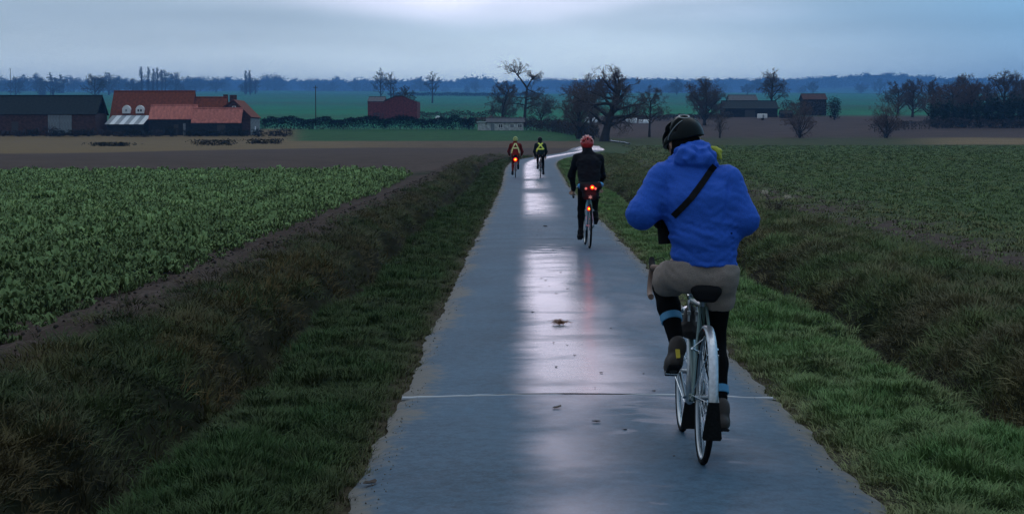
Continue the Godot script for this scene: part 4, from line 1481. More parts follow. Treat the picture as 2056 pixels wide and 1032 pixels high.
func head_shape(m: Build, at: Transform3D, cell: float) -> void:
	# face towards -z
	var f := Field.new(Vector3(-0.12, -0.16, -0.16), Vector3(0.12, 0.15, 0.14), cell, 0.010)
	f.cap(Vector3(0, 0.035, 0.02), Vector3(0, 0.030, -0.025), 0.078, 0.072)
	f.cap(Vector3(0, -0.045, -0.045), Vector3(0, -0.085, -0.062), 0.050, 0.030)
	f.cap(Vector3(-0.030, -0.055, -0.03), Vector3(0.030, -0.055, -0.03), 0.034, 0.034)
	f.cap(Vector3(0, 0.005, -0.098), Vector3(0, -0.028, -0.118), 0.007, 0.012)
	f.cap(Vector3(-0.022, -0.060, -0.096), Vector3(0.022, -0.060, -0.096), 0.008, 0.008)
	f.cap(Vector3(-0.038, 0.026, -0.088), Vector3(0.038, 0.026, -0.088), 0.009, 0.009)
	for s in [-1.0, 1.0]:
		f.cap(Vector3(s * 0.080, 0.012, 0.005), Vector3(s * 0.082, -0.030, 0.0), 0.013, 0.008)
		f.cap(Vector3(s * 0.032, 0.006, -0.083), Vector3(s * 0.032, 0.006, -0.085), 0.011, 0.011)
	f.finish()
	var b := Build.new()
	f.mesh_into(b)
	var first := m.v.size()
	for i in b.v.size(): m.vert(at * b.v[i], at.basis * b.n[i])
	for i in b.ix: m.ix.append(first + i)

var helmet_shell: ArrayMesh
var helmet_liner: ArrayMesh

# a vented cycling helmet, its brow towards -z, the head's middle at the origin
func make_helmet_meshes() -> void:
	var c := 0.0058
	var f := Field.new(Vector3(-0.125, -0.075, -0.165), Vector3(0.125, 0.145, 0.165), c, 0.01)
	var vents := []
	for s in [-1.0, 1.0]:
		vents.append([Vector3(s * 0.034, 0.112, -0.07), Vector3(s * 0.042, 0.108, 0.060), 0.0175])
		vents.append([Vector3(s * 0.064, 0.080, -0.085), Vector3(s * 0.075, 0.078, 0.045), 0.0185])
		vents.append([Vector3(s * 0.090, 0.036, -0.06), Vector3(s * 0.093, 0.042, 0.045), 0.0175])
		vents.append([Vector3(s * 0.040, 0.076, 0.118), Vector3(s * 0.080, 0.030, 0.088), 0.022])
	vents.append([Vector3(0, 0.083, 0.160), Vector3(0, 0.078, 0.100), 0.0205])
	vents.append([Vector3(0, 0.122, -0.08), Vector3(0, 0.122, 0.050), 0.014])
	for z in f.nz:
		for y in f.ny:
			for x in f.nx:
				var p := f.lo + Vector3(x, y, z) * c
				var e := Vector3(p.x / 0.106, (p.y + 0.005) / 0.130, p.z / 0.148)
				var d := (e.length() - 1.0) * 0.115
				# lower rim: higher at the sides, low at the nape
				d = maxf(d, -(p.y + 0.012 + 0.045 * smoothstep(0.02, 0.13, p.z) - 0.03 * smoothstep(0.03, -0.13, p.z)))
				if absf(d) < 0.05:
					var hollow := (Vector3(p.x / 0.083, p.y / 0.105, p.z / 0.120).length() - 1.0) * 0.09
					d = maxf(d, -hollow)
					for v in vents:
						var a: Vector3 = v[0]
						var w: Vector3 = v[1] - a
						var t := clampf((p - a).dot(w) / w.length_squared(), 0.0, 1.0)
						d = maxf(d, float(v[2]) - (p - a - w * t).length())
				f.s[(z * f.ny + y) * f.nx + x] = d
	var m := Build.new()
	f.mesh_into(m)
	helmet_shell = m.mesh()
	var l := Build.new()
	var prof := []
	for k in 10:
		var a := k / 9.0 * PI * 0.5
		prof.append(Vector2(cos(a), sin(a)))
	l.lathe(Transform3D(Basis.from_scale(Vector3(0.087, 0.112, 0.126)), Vector3(0, -0.004, 0)), prof, 28)
	helmet_liner = l.mesh()

func put_helmet(o: Node3D, at: Transform3D, shell: Material, size := 1.0) -> MeshInstance3D:
	var h := put("helmet", helmet_shell, shell, o)
	h.transform = at * Transform3D(Basis.from_scale(Vector3.ONE * size), Vector3.ZERO)
	put("liner", helmet_liner, M.black, h)
	return h

# j: joints; w: clothing. Returns {thing, jacket field}
func make_rider(called: String, label: String, frame: Transform3D, j: Dictionary, w: Dictionary) -> Dictionary:
	var o := thing(called, label, "person")
	o.transform = frame
	var c: float = w.cell
	var lo := Vector3(-0.55, 0.0, -0.75)
	var hi := Vector3(0.45, 1.8, 0.55)
	# the body under the clothes, one continuous figure
	var f := Field.new(lo, hi, maxf(c * 1.4, 0.014), 0.014)
	f.cap(j.hip_l, j.hip_r, 0.085, 0.085)
	f.chain([(j.hip_l + j.hip_r) / 2 + Vector3(0, 0.03, 0.01), j.waist, j.chest, j.neck], [0.095, 0.09, 0.10, 0.055], Vector3(0.82, 1, 1))
	f.cap(j.sho_l, j.sho_r, 0.055, 0.055)
	f.chain([j.neck, j.head + Vector3(0, -0.05, 0.02)], [0.056, 0.052])
	for s in ["l", "r"]:
		f.chain([j["sho_" + s], j["elb_" + s], j["wri_" + s]], [0.046, 0.037, 0.025])
		f.chain([j["hip_" + s], j["kne_" + s], j["ank_" + s]], [0.072, 0.047, 0.032])
		f.chain([j["ank_" + s], j["toe_" + s]], [0.034, 0.026])
	f.finish()
	var body := Build.new()
	f.mesh_into(body)
	var ht := Transform3D(Basis.from_euler(j.head_turn), j.head)
	head_shape(body, ht, maxf(c * 0.6, 0.005))
	for s in ["l", "r"]:
		var ahead: Vector3 = (j["han_" + s] - j["wri_" + s]).normalized()
		var pf: Vector3 = j["palm_" + s]
		pf = (pf - ahead * pf.dot(ahead)).normalized()
		finger_hand(body, j["wri_" + s], ahead, pf, (1.0 if s == "l" else -1.0) * float(j.get("thumb", 1.0)), j.get("curl", 0.75), maxf(c * 0.5, 0.0048))
	put("body", body.mesh(), M.skin, o)
	# jacket
	f = Field.new(Vector3(-0.56, 0.80, -0.72), Vector3(0.46, 1.72, 0.50), c, 0.018)
	var q: Vector3 = w.get("squash", Vector3(0.74, 1, 1))
	f.chain([w.hem, j.waist, j.chest, j.yoke], [w.r_hem, w.r_waist, w.r_chest, 0.085], q)
	f.cap(j.sho_l + Vector3(0.03, 0, 0), j.sho_r - Vector3(0.03, 0, 0), 0.062, 0.062)
	f.chain([j.yoke, j.neck], [0.085, 0.062])
	for s in ["l", "r"]:
		f.chain([j["sho_" + s], j["elb_" + s], j["wri_" + s]], [w.r_arm, w.r_elbow, w.r_cuff])
	if w.has("hood"):
		for h in w.hood: f.cap(h[0], h[1], h[2], h[3])
	f.finish()
	f.cut(w.hem_cut[0], w.hem_cut[1], 0.30)
	if w.has("folds"): f.shift(w.folds)
	var jk := Build.new()
	f.mesh_into(jk)
	put(w.get("top_name", "jacket"), jk.mesh(), w.top, o)
	# tights
	var t := Field.new(Vector3(-0.35, 0.05, -0.6), Vector3(0.3, 1.2, 0.5), c * 1.1, 0.012)
	t.cap(j.hip_l, j.hip_r, 0.070, 0.070)
	for s in ["l", "r"]:
		var calf: Vector3 = j["kne_" + s].lerp(j["ank_" + s], 0.32) + Vector3(0, 0, 0.018)
		t.chain([j["hip_" + s], j["kne_" + s]], [w.get("r_thigh", 0.088), 0.056])
		t.chain([j["kne_" + s], calf, j["ank_" + s]], [w.get("r_knee", 0.054), w.get("r_calf", 0.052), 0.036])
	t.finish()
	var tb := Build.new()
	t.mesh_into(tb)
	put("tights", tb.mesh(), w.legs, o)
	# shoes
	for s in ["l", "r"]:
		var a: Vector3 = j["ank_" + s]
		var toe: Vector3 = j["toe_" + s]
		var along_f := (toe - a)
		var down := Vector3(0, -1, 0)
		var heel: Vector3 = j["heel_" + s]
		var sf := Field.new(a - Vector3.ONE * 0.26, a + Vector3.ONE * 0.22, maxf(c * 0.85, 0.008), 0.010)
		sf.cap(a + Vector3(0, 0.025, 0), a, 0.040, 0.042)
		sf.chain([heel, heel.lerp(toe, 0.45), toe], [0.036, 0.038, 0.034], Vector3(0.95, 1, 1))
		sf.cap(a, heel.lerp(toe, 0.45), 0.042, 0.036)
		sf.finish()
		var sb := Build.new()
		sf.mesh_into(sb)
		var shoe := put("shoe", sb.mesh(), w.shoe, o)
		var so := Build.new()
		var fw: Vector3 = (toe - heel).normalized()
		var up: Vector3 = Vector3(1, 0, 0).cross(fw).normalized()
		if up.y < 0: up = -up
		var sole_t := Transform3D(Basis(Vector3(1, 0, 0), up, Vector3(1, 0, 0).cross(up)).orthonormalized(), (heel + toe) / 2 - up * 0.036)
		so.box(sole_t, Vector3(0.070, 0.014, heel.distance_to(toe) + 0.05), 0.006)
		put("sole", so.mesh(), M.rubber, shoe)
	if w.get("gaiter", true):
		var gf := Field.new(j.neck - Vector3.ONE * 0.16, j.neck + Vector3.ONE * 0.22, maxf(c * 0.9, 0.008), 0.012)
		gf.chain([j.neck - Vector3(0, 0.02, 0), j.head + Vector3(0, -0.055, 0.030), j.head + Vector3(0, 0.0, 0.035)], [0.072, 0.068, 0.076])
		gf.finish()
		var gb := Build.new()
		gf.mesh_into(gb)
		put("neck_warmer", gb.mesh(), M.tights_black, o)
	put_helmet(o, ht * Transform3D(Basis.from_euler(Vector3(w.get("tilt", 0.0), 0, 0)), Vector3(0, 0.030, 0.0)), w.helmet, w.get("helmet_size", 1.0))
	return {"thing": o, "jacket": f, "head": ht}


# ------------------------------------------------------------------ bicycles

# origin on the ground under the bottom bracket, heading -z. p: colours, crank angle, extras
func make_bicycle(called: String, label: String, frame: Transform3D, p: Dictionary) -> Node3D:
	var o := thing(called, label, "bicycle")
	o.transform = frame
	var sg: int = p.get("sides", 10)
	var R := 0.338
	var ra := Vector3(0, R, 0.43)
	var fa := Vector3(0, R, -0.60)
	var bb := Vector3(0, 0.275, 0)
	var seat := Vector3(0, 0.80, 0.175)
	var h1 := Vector3(0, 0.775, -0.425)
	var h0 := Vector3(0, 0.655, -0.465)
	var m := Build.new()
	m.rod(bb, seat, 0.015, -1, sg)
	m.rod(seat - Vector3(0, 0.03, 0.01), h1 - Vector3(0, 0.02, 0), 0.014, -1, sg)
	m.rod(bb, h0 + Vector3(0, 0.02, 0), 0.0165, -1, sg)
	m.rod(h0, h1, 0.018, -1, sg)
	m.rod(bb - Vector3(0.034, 0, 0), bb + Vector3(0.034, 0, 0), 0.022, -1, sg)
	for s in [-1.0, 1.0]:
		m.rod(bb + Vector3(s * 0.024, 0, 0.02), ra + Vector3(s * 0.062, 0, 0), 0.010, 0.008, sg)
		m.rod(seat + Vector3(s * 0.016, -0.03, 0), ra + Vector3(s * 0.062, 0, 0), 0.008, 0.007, sg)
		m.block(ra + Vector3(s * 0.062 - 0.004, -0.02, -0.025), ra + Vector3(s * 0.062 + 0.004, 0.02, 0.02), 0.002)
	m.rod(Vector3(-0.035, 0.615, 0.25), Vector3(0.035, 0.615, 0.25), 0.007, -1, sg)
	put("frame", m.mesh(), p.frame, o)
	# fork
	m = Build.new()
	m.rod(Vector3(-0.045, 0.69 - 0.03, -0.472), Vector3(0.045, 0.66, -0.472), 0.014, -1, sg)
	for s in [-1.0, 1.0]:
		m.tube(PackedVector3Array([Vector3(s * 0.042, 0.655, -0.475), Vector3(s * 0.048, 0.50, -0.525), Vector3(s * 0.050, 0.40, -0.562), fa + Vector3(s * 0.050, 0, 0)]), PackedFloat32Array([0.012, 0.011, 0.009, 0.008]), sg)
	put("fork", m.mesh(), p.get("fork", p.frame), o)
	m = Build.new()
	for q in [[h1, 0.024, 0.016], [h1 + (h1 - h0).normalized() * 0.022, 0.021, 0.012], [h0, 0.024, 0.016]]:
		var up: Vector3 = (h1 - h0).normalized()
		m.rod(q[0] - up * q[2] * 0.5, q[0] + up * q[2] * 0.5, q[1], q[1] * 0.9, 14)
	put("headset", m.mesh(), M.chrome, o)
	# stem and bar
	var bc := Vector3(0, p.get("bar_height", 0.915), -0.535)
	m = Build.new()
	var st := Vector3(0, bc.y - 0.01, -0.468)
	m.rod(h1, st, 0.0125, -1, sg)
	m.rod(st, bc, 0.014, 0.015, sg)
	put("stem", m.mesh(), M.alloy, o)
	m = Build.new()
	var bw: float = p.get("bar_half", 0.205)
	m.rod(bc - Vector3(bw - 0.03, 0, 0), bc + Vector3(bw - 0.03, 0, 0), 0.0125, -1, sg)
	var hb := put("handlebar", m.mesh(), M.alloy, o)
	for s in [-1.0, 1.0]:
		m = Build.new()
		var pts := PackedVector3Array()
		for q in [Vector3(s * (bw - 0.03), 0, 0), Vector3(s * (bw - 0.008), 0.002, -0.02), Vector3(s * bw, 0.0, -0.07), Vector3(s * bw, -0.03, -0.105), Vector3(s * (bw + 0.004), -0.085, -0.105), Vector3(s * (bw + 0.008), -0.13, -0.07), Vector3(s * (bw + 0.010), -0.15, -0.02), Vector3(s * (bw + 0.012), -0.155, 0.075)]: pts.append(bc + q)
		var rr := PackedFloat32Array()
		for k in pts.size(): rr.append(0.0165)
		m.tube(pts, rr, sg)
		put("bar_tape", m.mesh(), p.get("tape", M.black), hb)
		m = Build.new()
		m.tube(PackedVector3Array([bc + Vector3(s * bw, 0.0, -0.06), bc + Vector3(s * bw, 0.018, -0.105), bc + Vector3(s * bw, 0.045, -0.135)]), PackedFloat32Array([0.018, 0.019, 0.014]), sg)
		m.tube(PackedVector3Array([bc + Vector3(s * bw, 0.015, -0.13), bc + Vector3(s * (bw - 0.004), -0.04, -0.155), bc + Vector3(s * (bw - 0.002), -0.115, -0.135)]), PackedFloat32Array([0.009, 0.007, 0.006]), 6)
		put("brake_lever", m.mesh(), M.black, hb)
	# seatpost, saddle
	m = Build.new()
	var sd := Vector3(0, p.get("saddle", 0.905), 0.20)
	m.rod(seat - Vector3(0, 0.02, 0.006), sd - Vector3(0, 0.035, 0.0), 0.0135, -1, sg)
	m.rod(seat - (seat - bb).normalized() * 0.02, seat, 0.019, -1, sg)
	put("seatpost", m.mesh(), M.alloy, o)
	var f := Field.new(Vector3(-0.12, sd.y - 0.12, sd.z - 0.22), Vector3(0.12, sd.y + 0.05, sd.z + 0.17), p.get("cell", 0.009), 0.012)
	f.chain([sd + Vector3(0, 0.0, -0.17), sd + Vector3(0, 0.0, -0.06), sd + Vector3(0, 0.004, 0.04)], [0.020, 0.024, 0.035], Vector3(1, 1.25, 1))
	f.cap(sd + Vector3(-0.048, 0.005, 0.075), sd + Vector3(0.048, 0.005, 0.075), 0.031, 0.031, Vector3(1, 1.0, 1))
	f.cap(sd + Vector3(-0.032, -0.03, 0.075), sd + Vector3(0.032, -0.03, 0.075), 0.024, 0.024)
	f.finish()
	m = Build.new()
	f.mesh_into(m)
	put("saddle", m.mesh(), M.leather if p.get("leather", false) else M.black, o)
	m = Build.new()
	for s in [-1.0, 1.0]:
		m.tube(PackedVector3Array([sd + Vector3(s * 0.035, -0.02, 0.09), sd + Vector3(s * 0.022, -0.045, 0.03), sd + Vector3(s * 0.022, -0.045, -0.06), sd + Vector3(0, -0.015, -0.16)]), PackedFloat32Array([0.004, 0.004, 0.004, 0.004]), 6)
	put("saddle_rails", m.mesh(), M.chrome, o)
	# wheels
	for wh in [ra, fa]:
		var steps: int = p.get("round", 48)
		var rim := Build.new()
		rim.hoop(wh, R - 0.031, 0, TAU, steps, [Vector2(-0.010, -0.008), Vector2(0.010, -0.008), Vector2(0.0115, 0.010), Vector2(-0.0115, 0.010)])
		var w := Node3D.new()
		w.name = "wheel" if wh == ra else "wheel_001"
		o.add_child(w)
		put("rim", rim.mesh(), M.alloy, w)
		var ty := Build.new()
		var sect := []
		for k in 10:
			var a := TAU * k / 10.0
			sect.append(Vector2(cos(a) * 0.0165, sin(a) * 0.0165))
		ty.hoop(wh, R - 0.0165, 0, TAU, steps, sect)
		put("tyre", ty.mesh(), M.rubber, w)
		var sp := Build.new()
		for k in 32:
			var a := TAU * k / 32.0
			var s := 1.0 if k % 2 == 0 else -1.0
			var b := a + 0.9 * (1.0 if k % 4 < 2 else -1.0)
			sp.rod(wh + Vector3(s * 0.027, sin(b) * 0.020, cos(b) * 0.020), wh + Vector3(0, sin(a), cos(a)) * (R - 0.036), 0.0011, -1, 4)
		var spk := put("spokes", sp.mesh(), M.chrome, w)
		tag(spk, "", "", "", "stuff")
		var hu := Build.new()
		hu.rod(wh - Vector3(0.05, 0, 0), wh + Vector3(0.05, 0, 0), 0.012, -1, 10)
		for s in [-1.0, 1.0]: hu.rod(wh + Vector3(s * 0.025, 0, 0), wh + Vector3(s * 0.030, 0, 0), 0.024, -1, 12)
		put("hub", hu.mesh(), M.alloy, w)
	# cranks, chainring, pedals
	var ca: float = p.crank          # angle of the left crank above straight ahead
	m = Build.new()
	var ring_c := bb + Vector3(0.042, 0, 0)
	m.hoop(ring_c, 0.094, 0, TAU, 40, [Vector2(-0.0015, -0.008), Vector2(0.0015, -0.008), Vector2(0.0015, 0.006), Vector2(-0.0015, 0.006)])
	for k in 5:
		var a := TAU * k / 5.0 + ca
		m.rod(ring_c, ring_c + Vector3(0, sin(a), cos(a)) * 0.088, 0.007, 0.005, 6)
	var sp_c := ra + Vector3(0.040, 0, 0)
	m.hoop(sp_c, 0.036, 0, TAU, 20, [Vector2(-0.012, -0.012), Vector2(0.012, -0.012), Vector2(0.008, 0.004), Vector2(-0.012, 0.012)])
	for e in [-1.0, 1.0]: m.rod(ring_c + Vector3(0, e * 0.094, 0), sp_c + Vector3(0, e * 0.038, 0), 0.003, -1, 5)
	put("chain_set", m.mesh(), M.alloy, o)
	for s in [-1.0, 1.0]:
		var d := Vector3(0, sin(ca), -cos(ca)) * (1.0 if s < 0 else -1.0)
		var e := bb + Vector3(s * 0.070, 0, 0) + d * 0.165
		m = Build.new()
		m.rod(bb + Vector3(s * 0.055, 0, 0), e, 0.012, 0.009, 8)
		put("crank", m.mesh(), M.alloy, o)
		m = Build.new()
		m.rod(e, e + Vector3(s * 0.09, 0, 0), 0.007, -1, 8)
		m.block(e + Vector3(s * 0.05 - 0.035, -0.010, -0.038), e + Vector3(s * 0.05 + 0.035, 0.010, -0.026), 0.003)
		m.block(e + Vector3(s * 0.05 - 0.035, -0.010, 0.026), e + Vector3(s * 0.05 + 0.035, 0.010, 0.038), 0.003)
		put("pedal", m.mesh(), M.chrome if p.get("guards", false) else M.black, o)
	# brakes
	for wh in [[Vector3(0, 0.585, 0.30), 0.030], [Vector3(0, 0.60, -0.535), -0.030]]:
		m = Build.new()
		for s in [-1.0, 1.0]:
			m.rod(wh[0] + Vector3(s * 0.032, -0.03, 0), wh[0] + Vector3(s * 0.066, -0.012, wh[1]), 0.008, 0.006, 7)
			m.rod(wh[0] + Vector3(s * 0.066, -0.012, wh[1]), wh[0] + Vector3(0, 0.045, wh[1] * 0.8), 0.0022, -1, 5)
			m.block(wh[0] + Vector3(s * 0.026 - 0.006, -0.04, -0.025), wh[0] + Vector3(s * 0.026 + 0.006, -0.024, 0.025), 0.003)
		put("brake", m.mesh(), M.chrome, o)
	# cables
	m = Build.new()
	m.tube(PackedVector3Array([bc + Vector3(-bw, 0.03, -0.13), bc + Vector3(-bw * 0.7, 0.05, -0.16), bc + Vector3(-0.05, -0.05, -0.08), h1 + Vector3(-0.012, -0.03, 0.04), seat + Vector3(-0.012, -0.035, -0.04), Vector3(0, 0.66, 0.245)]), PackedFloat32Array([0.0028, 0.0028, 0.0028, 0.0028, 0.0028, 0.0028]), 5)
	put("brake_cable", m.mesh(), M.black, o)
	if p.get("guards", false):
		var gs := [Vector2(-0.024, -0.010), Vector2(-0.020, 0.001), Vector2(-0.010, 0.006), Vector2(0.0, 0.008), Vector2(0.010, 0.006), Vector2(0.020, 0.001), Vector2(0.024, -0.010), Vector2(0.0215, -0.010), Vector2(0.018, -0.001), Vector2(0.009, 0.004), Vector2(0.0, 0.006), Vector2(-0.009, 0.004), Vector2(-0.018, -0.001), Vector2(-0.0215, -0.010)]
		gs.reverse()
		for q in [[ra, 0.02, 2.62, 1.0, 0.055], [fa, -0.42, 2.2, 1.0, 0.052]]:
			m = Build.new()
			m.hoop(q[0], R + 0.020, q[1], q[2], 40, gs)
			var gd := put("mudguard", m.mesh(), M.guard_steel, o)
			var e: Vector3 = q[0] + Vector3(0, sin(q[1]), cos(q[1])) * (R + 0.022)
			var fl := Build.new()
			var tall: float = 0.165 if q[0] == ra else 0.12
			var zz: float = 0.004 if q[0] == ra else 0.03
			var wd: float = 0.048 if q[0] == ra else 0.044
			fl.slab(e + Vector3(-0.026, 0.02, 0.004), e + Vector3(0.026, 0.02, 0.004), e + Vector3(wd, -tall + 0.012, zz), e + Vector3(-wd, -tall + 0.012, zz), 0.004)
			fl.slab(e + Vector3(-wd, -tall + 0.012, zz), e + Vector3(wd, -tall + 0.012, zz), e + Vector3(wd * 0.85, -tall, zz), e + Vector3(-wd * 0.85, -tall, zz), 0.004)
			put("mudflap", fl.mesh(), M.flap, gd)
			var sy := Build.new()
			for s in [-1.0, 1.0]:
				for a in [q[1] + 0.05, q[1] + 0.75]:
					sy.rod(q[0] + Vector3(s * 0.066, 0.01, 0), q[0] + Vector3(s * 0.026, sin(a) * (R + 0.014), cos(a) * (R + 0.014)), 0.0026, -1, 5)
			put("stay", sy.mesh(), M.chrome, gd)
	return o

# a round tail lamp: housing, red lens widened to stand for the halo, bright core, and its light
func tail_lamp(parent: Node3D, at: Vector3, r: float, energy: float) -> void:
	var h := Build.new()
	h.rod(at - Vector3(0, 0, 0.03), at, r * 1.05, r * 1.12, 16)
	var lamp := put("tail_lamp", h.mesh(), M.black, parent)
	var l := Build.new()
	l.lathe(Transform3D(Basis(Vector3.RIGHT, PI / 2), at + Vector3(0, 0, 0.001)), [Vector2(r * 1.0, 0.0), Vector2(r * 0.95, r * 0.16), Vector2(r * 0.75, r * 0.34), Vector2(r * 0.45, r * 0.44), Vector2(0.0, r * 0.46)], 16)
	put("lens", l.mesh(), M.lamp_lens, lamp)
	var c := Build.new()
	c.lathe(Transform3D(Basis(Vector3.RIGHT, PI / 2), at + Vector3(0, 0, r * 0.40)), [Vector2(r * 0.52, 0.0), Vector2(r * 0.46, r * 0.16), Vector2(r * 0.25, r * 0.28), Vector2(0.0, r * 0.32)], 14)
	put("lamp_core", c.mesh(), M.lamp_core, lamp)
	var li := OmniLight3D.new()
	li.name = "tail_light"
	li.light_color = Color(1.0, 0.16, 0.07)
	li.light_energy = energy
	li.light_size = r * 0.5
	li.omni_range = 12.0
	li.omni_attenuation = 2.0
	li.shadow_enabled = true
	li.position = at + Vector3(0, 0, r * 0.8 + 0.006)
	lamp.add_child(li)

func star_shape(m: Build, at: Vector3, points: int, outer: float, inner: float, thick: float) -> void:
	var ring := []
	for k in points * 2:
		var a := PI * k / points + PI / 2
		var r := outer if k % 2 == 0 else inner
		ring.append(at + Vector3(cos(a) * r, sin(a) * r, 0))
	for k in ring.size():
		var b: Vector3 = ring[(k + 1) % ring.size()]
		m.out_face([at + Vector3(0, 0, thick), ring[k] + Vector3(0, 0, thick), b + Vector3(0, 0, thick)], at - Vector3(0, 0, 0.1))
		m.out_face([ring[k], b, b + Vector3(0, 0, thick), ring[k] + Vector3(0, 0, thick)], at)

func build_riders() -> void:
	rng.seed = 9
	make_helmet_meshes()
	# ---- nearest rider, sitting up with both hands off the bar
	var near_frame := Transform3D(Basis.from_euler(Vector3(0, 0.012, -0.040)), Vector3(0.893, base_height(0.9, 9.43) + 0.004, -9.43))
	var bike := make_bicycle("touring_bicycle", "pale green touring bicycle with silver mudguards and black mudflaps, ridden nearest", near_frame, {"frame": M.frame_green, "guards": true, "crank": 0.78, "sides": 12, "round": 72, "tape": M.bar_tape, "leather": false, "saddle": 0.860, "cell": 0.007})
	var pk := Build.new()
	pk.rod(Vector3(0.0, 0.665, 0.262), Vector3(0.0, 0.665, 0.285), 0.012, 0.010, 10)
	put("reflector", pk.mesh(), M.pink, bike)
	var j := {
		"hip_l": Vector3(-0.110, 0.955, 0.185), "hip_r": Vector3(0.082, 0.955, 0.185), "waist": Vector3(-0.018, 1.12, 0.185), "chest": Vector3(-0.052, 1.31, 0.150), "yoke": Vector3(-0.075, 1.445, 0.115), "neck": Vector3(-0.092, 1.525, 0.075),
		"head": Vector3(-0.112, 1.607, -0.012), "head_turn": Vector3(-0.66, 0.26, 0.26),
		"sho_l": Vector3(-0.243, 1.425, 0.115), "elb_l": Vector3(-0.340, 1.238, 0.190), "wri_l": Vector3(-0.235, 1.240, -0.030), "han_l": Vector3(-0.170, 1.245, -0.120), "palm_l": Vector3(0.8, 0.0, -0.2),
		"sho_r": Vector3(0.108, 1.425, 0.115), "elb_r": Vector3(0.188, 1.228, 0.165), "wri_r": Vector3(0.085, 1.230, -0.060), "han_r": Vector3(0.000, 1.240, -0.130), "palm_r": Vector3(-0.8, 0.0, -0.2),
		"kne_l": Vector3(-0.168, 0.835, -0.225), "ank_l": Vector3(-0.105, 0.535, -0.005), "heel_l": Vector3(-0.112, 0.475, 0.035), "toe_l": Vector3(-0.128, 0.415, -0.130),
		"kne_r": Vector3(0.084, 0.575, 0.005), "ank_r": Vector3(0.114, 0.245, 0.185), "heel_r": Vector3(0.118, 0.182, 0.230), "toe_r": Vector3(0.126, 0.160, 0.060),
	}
	var w := {
		"cell": 0.0088, "top": M.jacket_blue, "legs": M.tights_black, "shoe": M.shoe_brown, "helmet": M.helmet_black, "tilt": 0.12, "helmet_size": 0.96, "r_thigh": 0.074, "r_knee": 0.060, "r_calf": 0.057,
		"hem": Vector3(-0.006, 0.955, 0.19), "r_hem": 0.130, "r_waist": 0.118, "r_chest": 0.136, "r_arm": 0.074, "r_elbow": 0.073, "r_cuff": 0.046,
		"hem_cut": [Vector3(-0.006, 0.978, 0.19), Vector3(0.03, -1.0, 0.06).normalized()],
		"hood": [[Vector3(0.095, 1.19, 0.15), Vector3(0.095, 1.12, 0.16), 0.056, 0.056], [Vector3(-0.165, 1.520, 0.075), Vector3(-0.120, 1.548, 0.150), 0.030, 0.038], [Vector3(-0.120, 1.548, 0.150), Vector3(-0.030, 1.552, 0.145), 0.038, 0.038], [Vector3(-0.030, 1.552, 0.145), Vector3(0.012, 1.535, 0.060), 0.038, 0.030], [Vector3(-0.110, 1.525, 0.190), Vector3(-0.020, 1.520, 0.185), 0.034, 0.034], [Vector3(-0.11, 1.572, 0.105), Vector3(-0.045, 1.588, 0.098), 0.030, 0.030]],
		"folds": func(p: Vector3) -> float:
			var arm := smoothstep(0.17, 0.24, absf(p.x + 0.07))
			var waist := exp(-pow((p.y - 1.115) / 0.09, 2.0)) * (1.0 - arm)
			var hood := smoothstep(1.49, 1.53, p.y)
			var f1 := noise.get_noise_3d(p.x * 5.0 + p.y * 3.0, p.y * 26.0 + p.x * 6.0, p.z * 5.0)
			var f2 := noise.get_noise_3d(p.x * 11.0 - p.y * 9.0, p.y * 38.0 - absf(p.x) * 22.0, p.z * 14.0)
			var f3 := noise.get_noise_3d(p.x * 17.0, p.y * 17.0, p.z * 17.0)
			var d := 0.0062 * f1 * (0.35 + 1.1 * waist) + 0.0095 * absf(f2) * arm - 0.003 * arm + 0.013 * f3 * hood + 0.0035 * f2 * (1.0 - arm) * (1.0 - hood)
			# stitched channels round the body and a drawn-in hem
			d += 0.0040 * pow(absf(cos(p.y * PI / 0.098)), 14.0) * (1.0 - hood) * (0.35 + 0.65 * waist)
			d += 0.007 * exp(-pow((p.y - 1.085) / 0.012, 2.0)) * (1.0 - arm) * (0.6 + 0.6 * f1)
			d += 0.010 * exp(-pow((p.y - 1.487) / 0.010, 2.0)) * (1.0 - smoothstep(0.10, 0.14, absf(p.x + 0.06))) * smoothstep(0.10, 0.14, p.z)
			# pulled creases at the waist, the flanks and along the sleeves
			d += 0.008 * pow(1.0 - absf(f1), 7.0) * clampf(waist * 1.3 + 0.25, 0.0, 1.0) * (1.0 - hood) + 0.009 * pow(1.0 - absf(f2), 8.0) * arm
			d += 0.005 * exp(-pow((p.y - 1.012 - 0.02 * p.x) / 0.006, 2.0))
			d += 0.007 * exp(-pow((absf(p.x + 0.066) - 0.163 - 0.10 * (p.y - 1.42)) / 0.007, 2.0)) * smoothstep(1.18, 1.26, p.y) * (1.0 - smoothstep(1.42, 1.47, p.y))
			return clampf(d, -0.012, 0.0085),
	}
	var r := make_rider("person", "cyclist in bright blue jacket, tan shorts and black helmet, nearest the camera", near_frame, j, w)
	var man: Node3D = r.thing
	# shorts
	var f := Field.new(Vector3(-0.36, 0.70, -0.34), Vector3(0.26, 1.12, 0.42), 0.0088, 0.020)
	f.cap(Vector3(-0.090, 0.940, 0.200), Vector3(0.064, 0.940, 0.200), 0.093, 0.093, Vector3(1, 0.95, 0.95))
	f.cap(Vector3(-0.070, 1.04, 0.190), Vector3(0.045, 1.04, 0.190), 0.080, 0.080)
	f.chain([j.hip_l + Vector3(0.0, 0.015, 0.01), Vector3(-0.150, 0.895, -0.06), Vector3(-0.168, 0.865, -0.16)], [0.098, 0.082, 0.076])
	f.chain([j.hip_r + Vector3(-0.005, 0.0, 0.0), Vector3(0.082, 0.82, 0.115), Vector3(0.082, 0.70, 0.060)], [0.094, 0.078, 0.074])
	f.finish()
	f.cut(Vector3(-0.015, 1.000, 0.19), Vector3(0.03, 1.0, -0.06).normalized(), 0.34)
